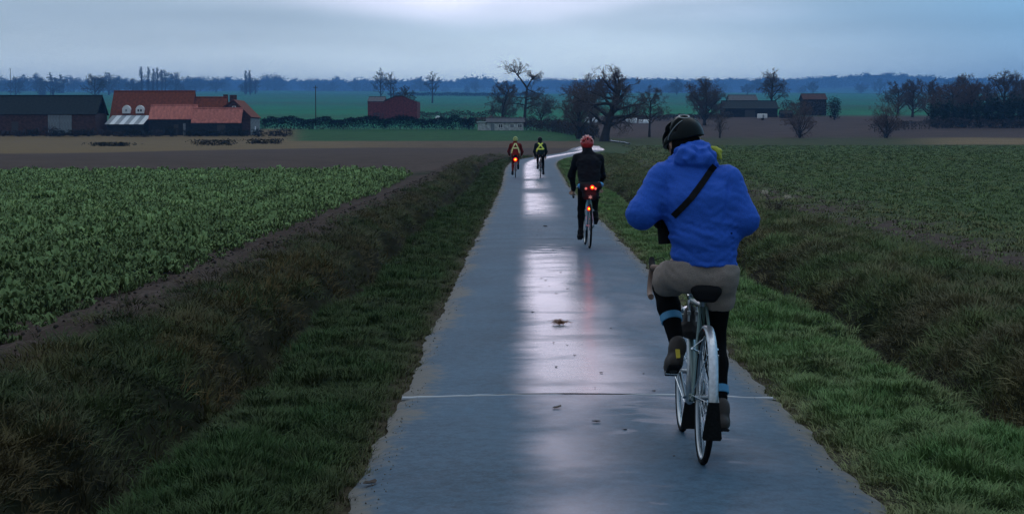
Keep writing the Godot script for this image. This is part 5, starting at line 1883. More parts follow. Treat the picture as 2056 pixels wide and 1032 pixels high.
	f.cut(Vector3(0.082, 0.775, 0.09), Vector3(0, -0.95, -0.3).normalized(), 0.17)
	f.cut(Vector3(-0.165, 0.870, -0.150), Vector3(-0.05, -0.25, -1.0).normalized(), 0.15)
	f.shift(func(p: Vector3) -> float:
		return 0.0045 * noise.get_noise_3d(p.x * 9.0 + p.y * 5.0, p.y * 20.0 - absf(p.x) * 9.0, p.z * 7.0) + 0.0016 * noise.get_noise_3d(p.x * 30.0, p.y * 30.0, p.z * 30.0))
	var sh := Build.new()
	f.mesh_into(sh)
	put("shorts", sh.mesh(), M.shorts_tan, man)
	# reflective leg bands
	for b in [[j.kne_l.lerp(j.ank_l, 0.52) + Vector3(0, 0, 0.010), (j.ank_l - j.kne_l).normalized(), 0.0595], [j.kne_r.lerp(j.ank_r, 0.72) + Vector3(0, 0, 0.005), (j.ank_r - j.kne_r).normalized(), 0.0535]]:
		var bm := Build.new()
		var dn: Vector3 = b[1]
		bm.tube(PackedVector3Array([b[0] - dn * 0.021, b[0] - dn * 0.018, b[0] + dn * 0.018, b[0] + dn * 0.021]), PackedFloat32Array([b[2] - 0.004, b[2], b[2] * 0.97, b[2] * 0.97 - 0.004]), 28)
		put("leg_band", bm.mesh(), M.band_blue, man)
	var pm := Build.new()
	pm.slab(Vector3(-0.121, 0.530, 0.0425), Vector3(-0.098, 0.530, 0.0425), Vector3(-0.096, 0.490, 0.073), Vector3(-0.117, 0.487, 0.074), 0.006)
	put("heel_patch", pm.mesh(), M.patch_yellow, man)
	# lime scarf end showing at the right of the hood
	f = Field.new(Vector3(-0.02, 1.46, -0.02), Vector3(0.12, 1.64, 0.16), 0.006, 0.006)
	f.chain([Vector3(0.018, 1.585, 0.070), Vector3(0.048, 1.572, 0.075), Vector3(0.058, 1.540, 0.085)], [0.018, 0.019, 0.014])
	f.finish()
	f.shift(func(p: Vector3) -> float: return 0.005 * noise.get_noise_3d(p.x * 50.0, p.y * 50.0, p.z * 50.0))
	sh = Build.new()
	f.mesh_into(sh)
	put("scarf", sh.mesh(), M.scarf_lime, man)
	# grey ring round the helmet's rear vent and the pale lower edge
	var hm: Node3D = man.get_node("helmet")
	sh = Build.new()
	var ring := PackedVector3Array()
	var rr := PackedFloat32Array()
	for k in 19:
		var a := TAU * k / 18.0
		var x := cos(a) * 0.0255
		var y := 0.083 + sin(a) * 0.0235
		ring.append(Vector3(x, y, 0.146 * sqrt(maxf(0.0, 1.0 - pow(x / 0.106, 2) - pow((y + 0.005) / 0.130, 2)))))
		rr.append(0.0042)
	sh.tube(ring, rr, 6, false)
	for s in [-1.0, 1.0]:
		var arc := PackedVector3Array()
		var ar := PackedFloat32Array()
		for k in 12:
			var t := k / 11.0
			var x: float = s * lerpf(0.034, 0.1055, sin(t * PI / 2))
			var y: float = lerpf(0.050, -0.002, pow(t, 1.4))
			arc.append(Vector3(x, y, 0.150 * sqrt(maxf(0.0, 1.0 - pow(x / 0.1075, 2) - pow((y + 0.005) / 0.130, 2)))))
			ar.append(0.0028)
		sh.tube(arc, ar, 6)
	put("trim", sh.mesh(), M.helmet_band, hm)
	# camera on its strap
	var jf: Field = r.jacket
	var cm := thing("slung_camera", "black camera hanging at the blue-jacketed cyclist's left side on a shoulder strap", "camera")
	cm.transform = near_frame
	sh = Build.new()
	sh.box(Transform3D(Basis.from_euler(Vector3(0.1, 0.2, 0.12)), Vector3(-0.218, 1.235, 0.075)), Vector3(0.090, 0.150, 0.09), 0.014)
	sh.box(Transform3D(Basis.from_euler(Vector3(0.1, 0.2, 0.12)), Vector3(-0.228, 1.315, 0.070)), Vector3(0.05, 0.03, 0.05), 0.008)
	put("camera_body", sh.mesh(), M.black, cm)
	sh = Build.new()
	sh.rod(Vector3(-0.212, 1.175, 0.075), Vector3(-0.204, 1.085, 0.085), 0.037, 0.034, 18)
	put("camera_lens", sh.mesh(), M.rubber, cm)
	sh = Build.new()
	back_ribbon(sh, jf, [Vector2(0.022, 1.500), Vector2(-0.02, 1.445), Vector2(-0.105, 1.33), Vector2(-0.185, 1.235)], 0.031, 0.008)
	sh.slab(Vector3(-0.180, 1.25, 0.20), Vector3(-0.200, 1.222, 0.195), Vector3(-0.225, 1.21, 0.11), Vector3(-0.215, 1.245, 0.11), 0.004)
	put("strap", sh.mesh(), M.strap, cm)
	# little brown bag behind the head tube
	var fb := thing("frame_bag", "small brown bag strapped behind the head tube of the nearest bicycle", "bag")
	fb.transform = near_frame
	f = Field.new(Vector3(-0.10, 0.50, -0.42), Vector3(0.10, 0.80, -0.16), 0.008, 0.012)
	f.cap(Vector3(-0.012, 0.700, -0.30), Vector3(-0.010, 0.61, -0.29), 0.036, 0.048, Vector3(1, 1, 0.8))
	f.cap(Vector3(-0.03, 0.605, -0.29), Vector3(0.016, 0.600, -0.29), 0.040, 0.040)
	f.finish()
	f.shift(func(p: Vector3) -> float: return 0.006 * noise.get_noise_3d(p.x * 20.0, p.y * 24.0, p.z * 20.0))
	sh = Build.new()
	f.mesh_into(sh)
	put("pouch", sh.mesh(), M.bag_brown, fb)
	sh = Build.new()
	for s in [-0.028, 0.012]:
		sh.tube(PackedVector3Array([Vector3(s, 0.765, -0.27), Vector3(s, 0.72, -0.235), Vector3(s, 0.655, -0.228)]), PackedFloat32Array([0.006, 0.006, 0.006]), 6)
		sh.block(Vector3(s - 0.010, 0.690, -0.238), Vector3(s + 0.010, 0.712, -0.222), 0.003)
	put("buckle", sh.mesh(), M.buckle, fb)

	# ---- the riders ahead
	# second rider: dark coat, red helmet, big saddle bag
	var fr2 := Transform3D(Basis.from_euler(Vector3(0, 0.03, -0.01)), Vector3(0.985, base_height(0.9, 27.7) + 0.004, -27.73))
	make_bicycle("road_bicycle", "blue-framed bicycle with two red tail lamps under the dark-coated rider", fr2, {"frame": M.frame_blue, "crank": -2.20, "sides": 8, "round": 40, "bar_half": 0.19, "bar_height": 0.90, "saddle": 0.90, "cell": 0.012})
	var bk2: Node3D = get_node("road_bicycle")
	tail_lamp(bk2, Vector3(-0.012, 0.60, 0.40), 0.034, 0.022)
	var j2 := {
		"hip_l": Vector3(-0.09, 0.955, 0.17), "hip_r": Vector3(0.09, 0.955, 0.17), "waist": Vector3(0.0, 1.10, 0.11), "chest": Vector3(0.0, 1.27, 0.02), "yoke": Vector3(-0.005, 1.385, -0.05), "neck": Vector3(-0.008, 1.45, -0.10),
		"head": Vector3(-0.022, 1.565, -0.16), "head_turn": Vector3(-0.05, 0.05, 0.02),
		"sho_l": Vector3(-0.185, 1.360, -0.05), "elb_l": Vector3(-0.250, 1.09, -0.20), "wri_l": Vector3(-0.205, 0.875, -0.40), "han_l": Vector3(-0.195, 0.815, -0.48), "palm_l": Vector3(0.8, -0.3, 0),
		"sho_r": Vector3(0.175, 1.360, -0.05), "elb_r": Vector3(0.215, 1.09, -0.18), "wri_r": Vector3(0.200, 0.90, -0.42), "han_r": Vector3(0.190, 0.85, -0.50), "palm_r": Vector3(-0.8, -0.3, 0),
		"kne_l": Vector3(-0.105, 0.58, -0.03), "ank_l": Vector3(-0.120, 0.235, 0.13), "heel_l": Vector3(-0.122, 0.170, 0.175), "toe_l": Vector3(-0.13, 0.150, 0.01),
		"kne_r": Vector3(0.115, 0.82, -0.23), "ank_r": Vector3(0.112, 0.50, -0.02), "heel_r": Vector3(0.115, 0.44, 0.025), "toe_r": Vector3(0.122, 0.385, -0.13),
	}
	var w2 := {"cell": 0.0125, "top": M.coat_dark, "legs": M.tights_black, "shoe": M.black, "helmet": M.helmet_red, "tilt": 0.2,
		"hem": Vector3(0, 0.94, 0.18), "r_hem": 0.125, "r_waist": 0.118, "r_chest": 0.128, "r_arm": 0.062, "r_elbow": 0.054, "r_cuff": 0.038, "hem_cut": [Vector3(0, 0.935, 0.18), Vector3(0, -1, 0.1).normalized()], "top_name": "coat",
		"hood": [[Vector3(-0.03, 1.47, -0.08), Vector3(-0.01, 1.47, -0.08), 0.065, 0.065]],
		"folds": func(p: Vector3) -> float: return 0.006 * noise.get_noise_3d(p.x * 9.0, p.y * 16.0, p.z * 8.0)}
	var r2 := make_rider("person", "cyclist in black coat and red ribbed helmet, second nearest, over a big saddle bag", fr2, j2, w2)
	var h2: Node3D = r2.thing.get_node("helmet")
	sh = Build.new()
	for k in 6:
		var lon := (k - 2.5) * 0.46
		var arc := PackedVector3Array()
		var ar := PackedFloat32Array()
		for i in 15:
			var a := lerpf(0.25, PI - 0.2, i / 14.0)
			arc.append(Vector3(sin(lon) * sin(a) * 0.109, sin(a) * cos(lon) * 0.130 - 0.003, cos(a) * 0.150))
			ar.append(0.0026)
		sh.tube(arc, ar, 6)
	put("silver_rib", sh.mesh(), M.helmet_silver, h2)
	# saddle bag
	var sb := thing("saddle_bag", "wide black saddle bag with blue straps, pale star patch and red lamp", "bag")
	sb.transform = fr2
	f = Field.new(Vector3(-0.24, 0.62, 0.18), Vector3(0.24, 1.06, 0.52), 0.011, 0.014)
	f.cap(Vector3(-0.125, 0.945, 0.33), Vector3(0.145, 0.955, 0.33), 0.052, 0.052)
	f.cap(Vector3(-0.065, 0.90, 0.34), Vector3(0.075, 0.90, 0.34), 0.070, 0.070)
	f.cap(Vector3(-0.05, 0.80, 0.33), Vector3(0.06, 0.80, 0.33), 0.068, 0.068)
	f.finish()
	sh = Build.new()
	f.mesh_into(sh)
	put("pouch", sh.mesh(), M.bag_black, sb)
	for s in [-1.0, 1.0]:
		sh = Build.new()
		var e := Vector3(0.010 + s * 0.155, 0.952 + s * 0.010, 0.33)
		sh.tube(PackedVector3Array([e - Vector3(s * 0.030, 0, 0), e - Vector3(s * 0.022, 0, 0), e + Vector3(s * 0.020, 0, 0), e + Vector3(s * 0.045, 0, 0)]), PackedFloat32Array([0.040, 0.046, 0.040, 0.014]), 14)
		put("end_strap", sh.mesh(), M.bag_blue, sb)
		sh = Build.new()
		sh.rod(Vector3(0.006 + s * 0.072, 0.905, 0.400), Vector3(0.006 + s * 0.072, 0.905, 0.414), 0.022, 0.019, 12)
		put("reflector", sh.mesh(), M.reflector, sb)
	sh = Build.new()
	star_shape(sh, Vector3(0.004, 0.775, 0.398), 6, 0.036, 0.017, 0.004)
	put("star_patch", sh.mesh(), M.reflector, sb)
	tail_lamp(sb, Vector3(0.030, 0.925, 0.420), 0.036, 0.028)

	# third rider: red coat, lime helmet, bright tail lamp
	var fr3 := Transform3D(Basis.from_euler(Vector3(0, 0.0, 0.0)), Vector3(-0.355, base_height(-0.35, 75.2) + 0.004, -75.2))
	make_bicycle("red_bicycle", "bicycle lit red by its tail lamp, enlarged for its glow, far left rider", fr3, {"frame": M.frame_red, "crank": -2.1, "sides": 6, "round": 28, "bar_half": 0.22, "cell": 0.016})
	tail_lamp(get_node("red_bicycle"), Vector3(0, 0.755, 0.40), 0.085, 0.07)  # lamp enlarged so lens and core stand for its spread of glow
	var j3 := j2.duplicate()
	j3.merge({"elb_l": Vector3(-0.285, 1.08, -0.15), "elb_r": Vector3(0.285, 1.08, -0.15), "wri_l": Vector3(-0.25, 0.93, -0.38), "han_l": Vector3(-0.23, 0.90, -0.46), "wri_r": Vector3(0.25, 0.93, -0.38), "han_r": Vector3(0.23, 0.90, -0.46), "head": Vector3(0.0, 1.565, -0.17), "sho_l": Vector3(-0.19, 1.36, -0.05), "sho_r": Vector3(0.19, 1.36, -0.05)}, true)
	var w3 := w2.duplicate()
	w3.merge({"cell": 0.020, "top": M.coat_red, "legs": M.coat_red, "helmet": M.helmet_lime, "r_arm": 0.066}, true)
	var r3 := make_rider("person", "cyclist in red coat with pale A-shaped reflective harness and lime helmet", fr3, j3, w3)
	sh = Build.new()
	var f3: Field = r3.jacket
	for s in [-1.0, 1.0]:
		back_ribbon(sh, f3, [Vector2(s * 0.015, 1.43), Vector2(s * 0.12, 1.22), Vector2(s * 0.165, 1.02)], 0.045, 0.012)
	back_ribbon(sh, f3, [Vector2(-0.11, 1.23), Vector2(0.11, 1.23)], 0.05, 0.02)
	put("harness", sh.mesh(), M.hi_vis_pale, r3.thing)

	# fourth rider: dark, hi-vis cross
	var fr4 := Transform3D(Basis.from_euler(Vector3(0, 0.0, 0.0)), Vector3(0.69, base_height(0.7, 75.2) + 0.004, -75.2))
	make_bicycle("dark_bicycle", "dark bicycle under the far right rider with the yellow cross harness", fr4, {"frame": M.frame_dark, "crank": 0.9, "sides": 6, "round": 28, "bar_half": 0.21, "cell": 0.016})
	var j4 := j2.duplicate()
	j4.merge({
		"kne_l": Vector3(-0.115, 0.82, -0.23), "ank_l": Vector3(-0.112, 0.50, -0.02), "heel_l": Vector3(-0.115, 0.44, 0.025), "toe_l": Vector3(-0.122, 0.395, -0.13),
		"kne_r": Vector3(0.105, 0.58, -0.03), "ank_r": Vector3(0.120, 0.235, 0.13), "heel_r": Vector3(0.122, 0.170, 0.175), "toe_r": Vector3(0.13, 0.160, 0.01), "head": Vector3(-0.02, 1.555, -0.19), "elb_l": Vector3(-0.25, 1.08, -0.2), "elb_r": Vector3(0.245, 1.08, -0.2),
	}, true)
	var w4 := w3.duplicate()
	w4.merge({"top": M.coat_green, "legs": M.tights_black, "helmet": M.helmet_black}, true)
	var r4 := make_rider("person", "cyclist in dark coat with bright yellow cross-shaped harness, farthest right", fr4, j4, w4)
	sh = Build.new()
	var f4: Field = r4.jacket
	back_ribbon(sh, f4, [Vector2(-0.10, 1.44), Vector2(0.0, 1.37), Vector2(0.14, 1.18)], 0.055, 0.014)
	back_ribbon(sh, f4, [Vector2(0.10, 1.44), Vector2(0.0, 1.37), Vector2(-0.14, 1.18), Vector2(-0.17, 1.08)], 0.055, 0.02)
	back_ribbon(sh, f4, [Vector2(-0.14, 1.19), Vector2(0.14, 1.19)], 0.05, 0.026)
	put("harness", sh.mesh(), M.hi_vis, r4.thing)


# ------------------------------------------------------------------ ground cover

# a tuft of bent blades, about one unit tall
func tuft_mesh(blades: int, wide: float, lean: float, spread: float) -> ArrayMesh:
	var m := Build.new()
	for k in blades:
		var a := rnd(0, TAU)
		var foot := Vector3(cos(a), 0, sin(a)) * sqrt(rnd(0, 1)) * spread
		var b := a + rnd(-0.9, 0.9)
		var out := Vector3(cos(b), 0, sin(b))
		var side := Vector3(-sin(b), 0, cos(b)) * wide * rnd(0.7, 1.2)
		var tall := rnd(0.55, 1.0)
		var l := lean * rnd(0.3, 1.3)
		var p1 := foot + out * l * 0.28 * tall + Vector3.UP * tall * 0.6
		var p2 := foot + out * l * tall + Vector3.UP * tall * rnd(0.75, 1.0)
		var nn := (Vector3.UP * 0.8 - out * 0.4 + Vector3(rnd(), 0, rnd()) * 0.4).normalized()
		var i0 := m.vert(foot - side, nn)
		m.vert(foot + side, nn)
		m.vert(p1 - side * 0.75, nn)
		m.vert(p1 + side * 0.75, nn)
		m.vert(p2, nn)
		m.tri(i0, i0 + 1, i0 + 3)
		m.tri(i0, i0 + 3, i0 + 2)
		m.tri(i0 + 2, i0 + 3, i0 + 4)
	return m.mesh()

# a leafy field plant: a rosette of broad ragged leaves on stalks, about one unit tall
func rosette_mesh(leaves: int) -> ArrayMesh:
	var m := Build.new()
	for k in leaves:
		var a := TAU * k / leaves * 1.0 + rnd(-0.5, 0.5)
		var out := Vector3(cos(a), 0, sin(a))
		var sd := Vector3(-sin(a), 0, cos(a))
		var tall := rnd(0.5, 1.0)
		var reach := rnd(0.35, 0.9)
		var w := rnd(0.20, 0.32)
		var tilt := rnd(-0.25, 0.25)
		var pts := [Vector3.ZERO, out * reach * 0.3 + Vector3.UP * tall * 0.55, out * reach * 0.62 + Vector3.UP * tall * 0.95, out * reach * 0.95 + Vector3.UP * tall * 0.98, out * reach * 1.25 + Vector3.UP * tall * 0.75]
		var ws := [0.03, 0.05, w, w * 0.8, 0.02]
		var first := m.v.size()
		for i in 5:
			var cup: Vector3 = sd * ws[i]
			var up: Vector3 = Vector3.UP * ws[i] * (0.35 + tilt)
			var nn: Vector3 = (Vector3.UP * 1.0 - out * 0.25 + sd * tilt).normalized()
			m.vert(pts[i] - cup + up + Vector3(rnd(), rnd(), rnd()) * 0.03, (nn + sd * 0.35).normalized())
			m.vert(pts[i], nn)
			m.vert(pts[i] + cup + Vector3.UP * ws[i] * (0.35 - tilt) + Vector3(rnd(), rnd(), rnd()) * 0.03, (nn - sd * 0.35).normalized())
		for i in 4:
			var o := first + i * 3
			for q in 2:
				m.tri(o + q, o + q + 1, o + q + 4)
				m.tri(o + q, o + q + 4, o + q + 3)
	return m.mesh()

class Sown:
	var at: Array[Transform3D] = []
	var tint: Array[Color] = []

func sow(called: String, mesh: Mesh, s: Sown, material: Material) -> void:
	var mm := MultiMesh.new()
	mm.transform_format = MultiMesh.TRANSFORM_3D
	mm.use_colors = true
	mm.mesh = mesh
	mm.instance_count = s.at.size()
	for k in s.at.size():
		mm.set_instance_transform(k, s.at[k])
		mm.set_instance_color(k, s.tint[k])
	var o := MultiMeshInstance3D.new()
	o.name = numbered(called)
	o.multimesh = mm
	o.material_override = material
	tag(o, "", "", "", "stuff")
	add_child(o)

func plant(s: Sown, x: float, d: float, wide: float, tall: float, tint: Color, lean := 0.25) -> void:
	var b := Basis.from_euler(Vector3(rnd() * lean, rnd(0, TAU), rnd() * lean)).scaled_local(Vector3(wide, tall, wide))
	s.at.append(Transform3D(b, on_ground(x, d, 0.01)))
	s.tint.append(tint * rnd(0.7, 1.3))

func build_cover() -> void:
	rng.seed = 401
	var verge := [Sown.new(), Sown.new(), Sown.new()]
	var bank := [Sown.new(), Sown.new(), Sown.new()]
	var dry := Sown.new()
	var green := Color(0.046, 0.066, 0.026)
	var lush := Color(0.038, 0.072, 0.024)
	var olive := Color(0.068, 0.064, 0.035)
	var tan_c := Color(0.17, 0.125, 0.052)
	# both sides of the lane
	var d := 5.0
	while d < 128.0:
		var dd := 0.06 + d * 0.006
		var per := minf(420.0, 9600.0 / pow(d, 1.42)) * 1.35 * (1.0 - 0.5 * smoothstep(90.0, 128.0, d))
		var big := 1.0 + d / 90.0
		var mid := lane_mid(d)
		var hw := lane_half(d)
		for side in [-1.0, 1.0]:
			var reach := 2.75 if side < 0.0 else 4.4
			var n := int(per * dd * reach + rnd(0, 1))
			for k in n:
				var q := rnd(-0.03, reach)
				var x: float = mid + side * (hw + q)
				var dk := d + rnd(0, dd)
				if absf(x / dk) > 0.36 and dk > 9.0: continue
				var clump := noise_b.get_noise_2d(x * 0.8, dk * 0.5)
				var clump2 := noise_b.get_noise_2d(x * 2.6 + 40.0, dk * 1.8)
				var wob := noise.get_noise_2d(dk * 0.16, 3.0) * 0.16
				var ditch := bump(q + wob, 0.85, 1.2, 1.5, 1.9) if side < 0.0 else bump(q + wob, 1.0, 1.25, 1.5, 1.9)
				if rnd(0, 1) < ditch * 0.66: continue
				var verge_side: bool = q + wob < (1.15 if side < 0.0 else 1.28)
				if verge_side:
					var edge := smoothstep(-0.03, 0.28, q + clump2 * 0.15)
					if rnd(0, 1) > 0.25 + edge * 0.9: continue
					var tall := (0.036 + 0.036 * edge) * (1.0 + clump * 0.9 + clump2 * 0.5) * rnd(0.7, 1.25)
					tall = clampf(tall, 0.02, 0.17)
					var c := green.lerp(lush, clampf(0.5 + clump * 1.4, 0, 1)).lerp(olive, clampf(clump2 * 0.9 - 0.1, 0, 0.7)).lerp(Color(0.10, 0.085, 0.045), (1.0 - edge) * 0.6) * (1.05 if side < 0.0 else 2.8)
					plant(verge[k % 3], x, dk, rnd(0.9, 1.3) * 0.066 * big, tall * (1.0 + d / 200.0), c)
				else:
					var out := smoothstep(reach, reach - 0.9, q + clump2 * 0.5)
					if rnd(0, 1) > out + 0.06: continue
					var tall := (0.058 + 0.060 * clump + 0.080 * clump2) * rnd(0.6, 1.3)
					tall = clampf(tall, 0.028, 0.22)
					var brownish := 0.42 if side < 0.0 else 0.28
					var c := green.lerp(olive, clampf(brownish + clump2 * 1.0 + 1.5 * noise_b.get_noise_2d(x * 0.7 + 70.0, dk * 0.32) - clump * 0.7, 0, 1)) * (1.08 + clump2 * 0.9 + clump * 0.5)
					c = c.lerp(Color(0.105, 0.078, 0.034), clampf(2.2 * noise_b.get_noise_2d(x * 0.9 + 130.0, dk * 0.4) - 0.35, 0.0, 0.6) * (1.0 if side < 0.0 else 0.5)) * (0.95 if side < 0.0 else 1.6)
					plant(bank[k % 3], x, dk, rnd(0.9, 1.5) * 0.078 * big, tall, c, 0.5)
					# bleached dry grass beside the left ditch
					var patch := noise_b.get_noise_2d(x * 0.35 + 11.0, dk * 0.16)
					var strong := bump(dk, 15.5, 17.5, 22.0, 25.0) if side < 0.0 else 0.0
					if rnd(0, 1) < clampf(patch * 0.5 - 0.12 + strong * 0.40, 0.010, 0.5) * (1.0 - smoothstep(1.9, 2.3, q)):
						plant(dry, x, dk, rnd(0.10, 0.16) * big, rnd(0.06, 0.15), tan_c * rnd(0.4, 0.85), 0.8)
		d += dd
	for k in 3:
		sow("verge_grass", tuft_mesh(22, 0.040, 0.85, 0.9), verge[k], M.grass)
		sow("bank_grass", tuft_mesh(24, 0.036, 1.1, 1.05), bank[k], M.grass)
	sow("dry_grass", tuft_mesh(14, 0.030, 1.1, 0.8), dry, M.grass)
	# the leafy crop on the left
	var crop := [Sown.new(), Sown.new(), Sown.new()]
	d = 11.0
	while d < 83.0:
		var row := 0.055 + d * 0.0015
		var x := lane_mid(d) - lane_half(d) - 3.05 - 0.0105 * d
		var stop := -0.31 * d - 2.5
		while x > stop:
			var xx := x + rnd() * 0.09
			var dk := d + rnd() * 0.09
			var n1 := noise_b.get_noise_2d(xx * 0.5, dk * 0.35)
			var edge := smoothstep(0.0, 1.0, lane_mid(d) - lane_half(d) - 2.9 - 0.0105 * d - xx + noise_b.get_noise_2d(dk * 0.8, 60.0) * 0.5)
			var start := smoothstep(11.5, 13.0, dk + n1 * 2.0)
			if rnd(0, 1) < edge * start * (1.0 - smoothstep(76.0, 81.0, dk + n1 * 3.0)):
				var s := rnd(0.050, 0.110) * (1.0 + n1 * 0.6) * (1.0 + d / 90.0) * (0.7 + 0.3 * edge)
				plant(crop[rng.randi() % 3], xx, dk, s * 0.9, s * rnd(0.9, 1.9), Color(0.155, 0.230, 0.092) * (1.0 + n1 * 0.7) * (0.62 + 0.38 * smoothstep(13.0, 40.0, d)), 0.3)
			x -= row * rnd(0.8, 1.2)
		d += row
	for k in 3: sow("crop_plants", rosette_mesh(8), crop[k], M.leaf)
	# young corn and weeds on the right, thinning with distance
	var shoots := [Sown.new(), Sown.new()]
	d = 10.0
	while d < 235.0:
		var dd := 0.10 + d * 0.010
		var per := minf(34.0, 900.0 / pow(d, 1.05))
		var x0 := lane_mid(d) + lane_half(d) + 3.1
		var x1 := 0.31 * d + 3.0
		var n := int(maxf(x1 - x0, 0.0) * dd * per + rnd(0, 1))
		for k in n:
			var x := rnd(x0, x1)
			var dk := d + rnd(0, dd)
			var n1 := noise_b.get_noise_2d(x * 0.25, dk * 0.12)
			var q := x - x0
			if rnd(0, 1) > 0.35 + smoothstep(0.5, 4.0, q + n1 * 2.5): continue
			var c := Color(0.094, 0.145, 0.056).lerp(Color(0.130, 0.118, 0.056), clampf(n1 * 0.8 + rnd(-0.25, 0.25) + 0.55 * smoothstep(6.0, 1.0, q), 0, 0.8))
			plant(shoots[k % 2], x, dk, (0.07 + d * 0.0013) * rnd(0.8, 1.4), rnd(0.03, 0.07) * (1.0 + d * 0.004), c, 0.3)
		d += dd
	for k in 2: sow("young_corn", tuft_mesh(10, 0.07, 0.7, 0.9), shoots[k], M.grass)
	# clods on the bare headland strips
	var clods := Sown.new()
	for k in 2600:
		var dk := 8.0 + 75.0 * pow(rnd(0, 1), 1.6)
		var side := -1.0 if rnd(0, 1) < 0.8 else 1.0
		var q := rnd(2.3, 3.3) if side < 0.0 else rnd(3.2, 7.5)
		var x := lane_mid(dk) + side * (lane_half(dk) + q)
		var s := rnd(0.006, 0.022) * (1.0 + dk / 60.0)
		clods.at.append(Transform3D(Basis.from_euler(Vector3(rnd(0, 6), rnd(0, 6), rnd(0, 6))).scaled_local(Vector3(s, s * 0.7, s)), on_ground(x, dk, s * 0.2)))
		clods.tint.append(Color(0.055, 0.045, 0.038) * rnd(0.6, 1.3))
	var lump := SphereMesh.new()
	lump.radius = 1.0
	lump.height = 2.0
	lump.radial_segments = 6
	lump.rings = 3
	sow("soil_clods", lump, clods, M.grass)
	# loose grit and crumbs along the lane's edges
	var grit := Sown.new()
	for k in 1100:
		var dk := 6.5 + 60.0 * pow(rnd(0, 1), 2.0)
		var side := -1.0 if rnd(0, 1) < 0.6 else 1.0
		var q := -0.16 + absf(rnd() + rnd()) * 0.13
		var off := lane_half(dk) + q
		var x := lane_mid(dk) + side * off
		var s := rnd(0.002, 0.005) * (1.0 + dk / 60.0)
		var t := off / lane_half(dk)
		var p := Vector3(x, (0.012 - 0.03 * t * t + base_height(x, dk) if q < 0.0 else height(x, dk)) + s * 0.2, -dk)
		grit.at.append(Transform3D(Basis.from_euler(Vector3(rnd(0, 6), rnd(0, 6), rnd(0, 6))).scaled_local(Vector3(s, s * 0.6, s)), p))
		grit.tint.append(Color(0.19, 0.17, 0.14) * rnd(0.7, 1.3))
	sow("edge_grit", lump, grit, M.grass)


# ------------------------------------------------------------------ small things

func lane_top(x: float, d: float) -> Vector3:
	var t := (x - lane_mid(d)) / lane_half(d)
	return Vector3(x, 0.012 - 0.030 * t * t + base_height(x, d) + 0.002, -d)

func straw_clump(called: String, label: String, at: Vector3, stalks: int, reach: float, tall: float, m: Material, group := "") -> void:
	var o := thing(called, label, "litter", at, 0.0, group)
	var b := Build.new()
	for k in stalks:
		var a := rnd(0, TAU)
		var c := Vector3(cos(a), 0, sin(a) * 0.6)
		var q := Vector3(rnd() * reach * 0.3, rnd(0.002, tall * 0.4), rnd() * reach * 0.2)
		b.tube(PackedVector3Array([q, q + c * reach * 0.5 * rnd(0.4, 1.0) + Vector3(0, tall * rnd(0.1, 0.9), 0), q + c * reach * rnd(0.5, 1.0) + Vector3(0, rnd(0.0, tall * 0.3), 0)]), PackedFloat32Array([0.0022, 0.002, 0.001]), 4)
	put("stalks", b.mesh(), m, o)

# the damp air lying over the far fields
func build_mist() -> void:
	var air := FogMaterial.new()
	air.density = 0.00105
	air.albedo = Color(0.47, 0.73, 1.0)
	var bank := FogVolume.new()
	bank.name = "mist"
	bank.shape = RenderingServer.FOG_VOLUME_SHAPE_BOX
	bank.size = Vector3(2600, 64, 2000)
	bank.position = Vector3(0, 20, -1590)
	bank.material = air
	tag(bank, "", "", "", "stuff")
	add_child(bank)

func dead_leaf(label: String, at: Vector3, size: float, group := "") -> void:
	var o := thing("dead_leaf", label, "leaf", at, rnd(0, TAU), group)
	var b := Build.new()
	var rim := []
	for k in 9:
		var a := TAU * k / 9.0
		rim.append(Vector3(cos(a) * size * rnd(0.75, 1.1), size * rnd(0.02, 0.35), sin(a) * size * 0.6 * rnd(0.8, 1.1)))
	for k in 9: b.slab(Vector3(0, size * 0.06, 0), rim[(k + 1) % 9], rim[k], rim[k], 0.0012)
	put("blade", b.mesh(), M.dead_leaf, o)

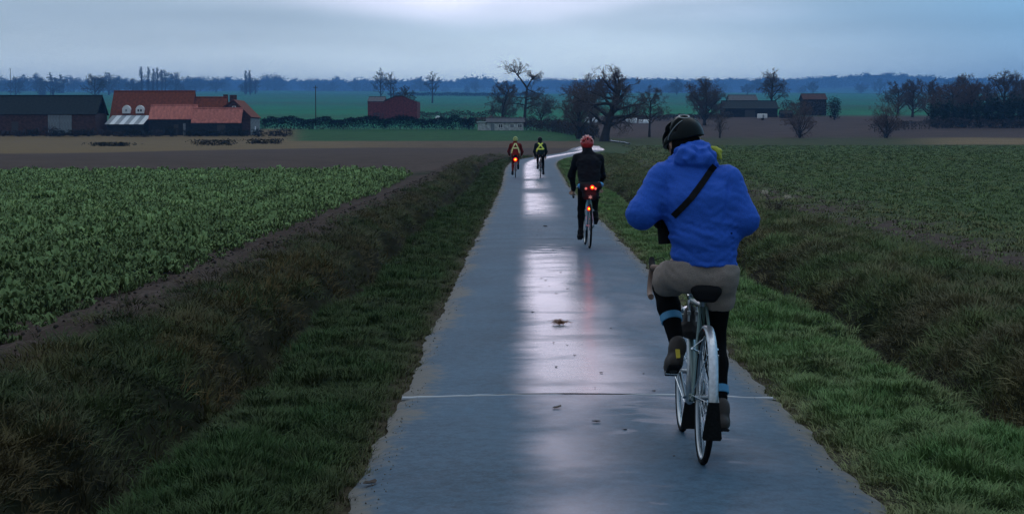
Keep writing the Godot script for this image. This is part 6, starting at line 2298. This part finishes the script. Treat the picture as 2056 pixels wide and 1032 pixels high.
func build_small_things() -> void:
	rng.seed = 52
	straw_clump("straw_clump", "tuft of rusty straw lying in the middle of the lane's bright wet strip", lane_top(0.325, 15.8), 60, 0.10, 0.045, M.straw)
	dead_leaf("dark leaf by the lane's left edge near the bottom of the photograph", lane_top(-0.74, 8.55), 0.05)
	dead_leaf("dark leaf on the wet strip just nearer than the pale cross joint", lane_top(0.20, 10.85), 0.04)
	dead_leaf("pale curled leaf right of the wet strip nearer than the pale cross joint", lane_top(0.42, 10.3), 0.03)
	dead_leaf("small dark leaf on the lane far ahead, left of the second rider", lane_top(0.40, 34.0), 0.07)
	for k in 30:
		var d := 9.0 + 26.0 * pow(rnd(0, 1), 1.4)
		dead_leaf("tiny dark scrap of leaf on the wet lane", lane_top(rnd(0.02, 0.9), d), rnd(0.008, 0.02), "leaf scraps on the lane")
	# the withered plant with two fluffy heads on the right bank
	var o := thing("withered_weed", "withered weed with pale fluffy seed heads on the right bank", "plant", on_ground(5.15, 37.0, 0.02))
	var b := Build.new()
	var heads := [Vector3(-0.20, 0.46, 0.0), Vector3(0.26, 0.36, 0.05), Vector3(-0.22, 0.27, 0.1), Vector3(0.05, 0.33, 0.0), Vector3(0.16, 0.28, -0.1)]
	for h in heads:
		b.tube(PackedVector3Array([Vector3(h.x * 0.1, 0, 0), Vector3(h.x * 0.5, h.y * 0.6, h.z * 0.5), h]), PackedFloat32Array([0.012, 0.009, 0.006]), 5)
		for k in 9:
			var q: Vector3 = Vector3(h.x * 0.5, h.y * rnd(0.3, 0.8), h.z * 0.5)
			b.tube(PackedVector3Array([q, q + Vector3(rnd() * 0.12, rnd(-0.05, 0.08), rnd() * 0.1)]), PackedFloat32Array([0.008, 0.003]), 4)
	put("stems", b.mesh(), M.dry_stalk, o)
	for k in 2:
		var h: Vector3 = heads[k]
		b = Build.new()
		for i in 130:
			var u := somewhere()
			var q := h + Vector3(u.x * 0.075, u.y * 0.045, u.z * 0.06) * pow(rnd(0.1, 1.0), 0.4)
			b.rod(q, q + somewhere() * 0.025, 0.004, 0.002, 3)
		put("seed_head", b.mesh(), M.fluff, o)
	# water standing in a wheel track beyond the oak
	b = Build.new()
	var n := 16
	var prev := []
	for k in n + 1:
		var t := float(k) / n
		var d := lerpf(302.0, 252.0, t)
		var x := lerpf(13.9, 14.6, t) + 0.5 * sin(t * 3.0)
		var half := 0.30 * sin(PI * clampf(t, 0.05, 0.95)) + 0.1
		var y := height(x, d) + 0.07
		var row := [Vector3(x - half, y, -d), Vector3(x + half, y, -d)]
		if k > 0: b.slab(prev[0], prev[1], row[1], row[0], 0.15)
		prev = row
	var water := put("flooded_track", b.mesh(), M.water)
	tag(water, "", "", "", "structure")
	# white round bale by the slope hedge
	o = thing("round_bale", "small white wrapped round bale by the slope hedge right of the red barn", "bale", seen(-47.8, 468.0, 0.0))
	b = Build.new()
	b.lathe(Transform3D(Basis(Vector3.RIGHT, PI / 2), Vector3(0, 0.62, 0.6)), [Vector2(0.0, 0.0), Vector2(0.5, 0.0), Vector2(0.62, -0.1), Vector2(0.62, -1.1), Vector2(0.5, -1.2), Vector2(0.0, -1.2)], 20)
	put("wrap", b.mesh(), M.white_paint, o)
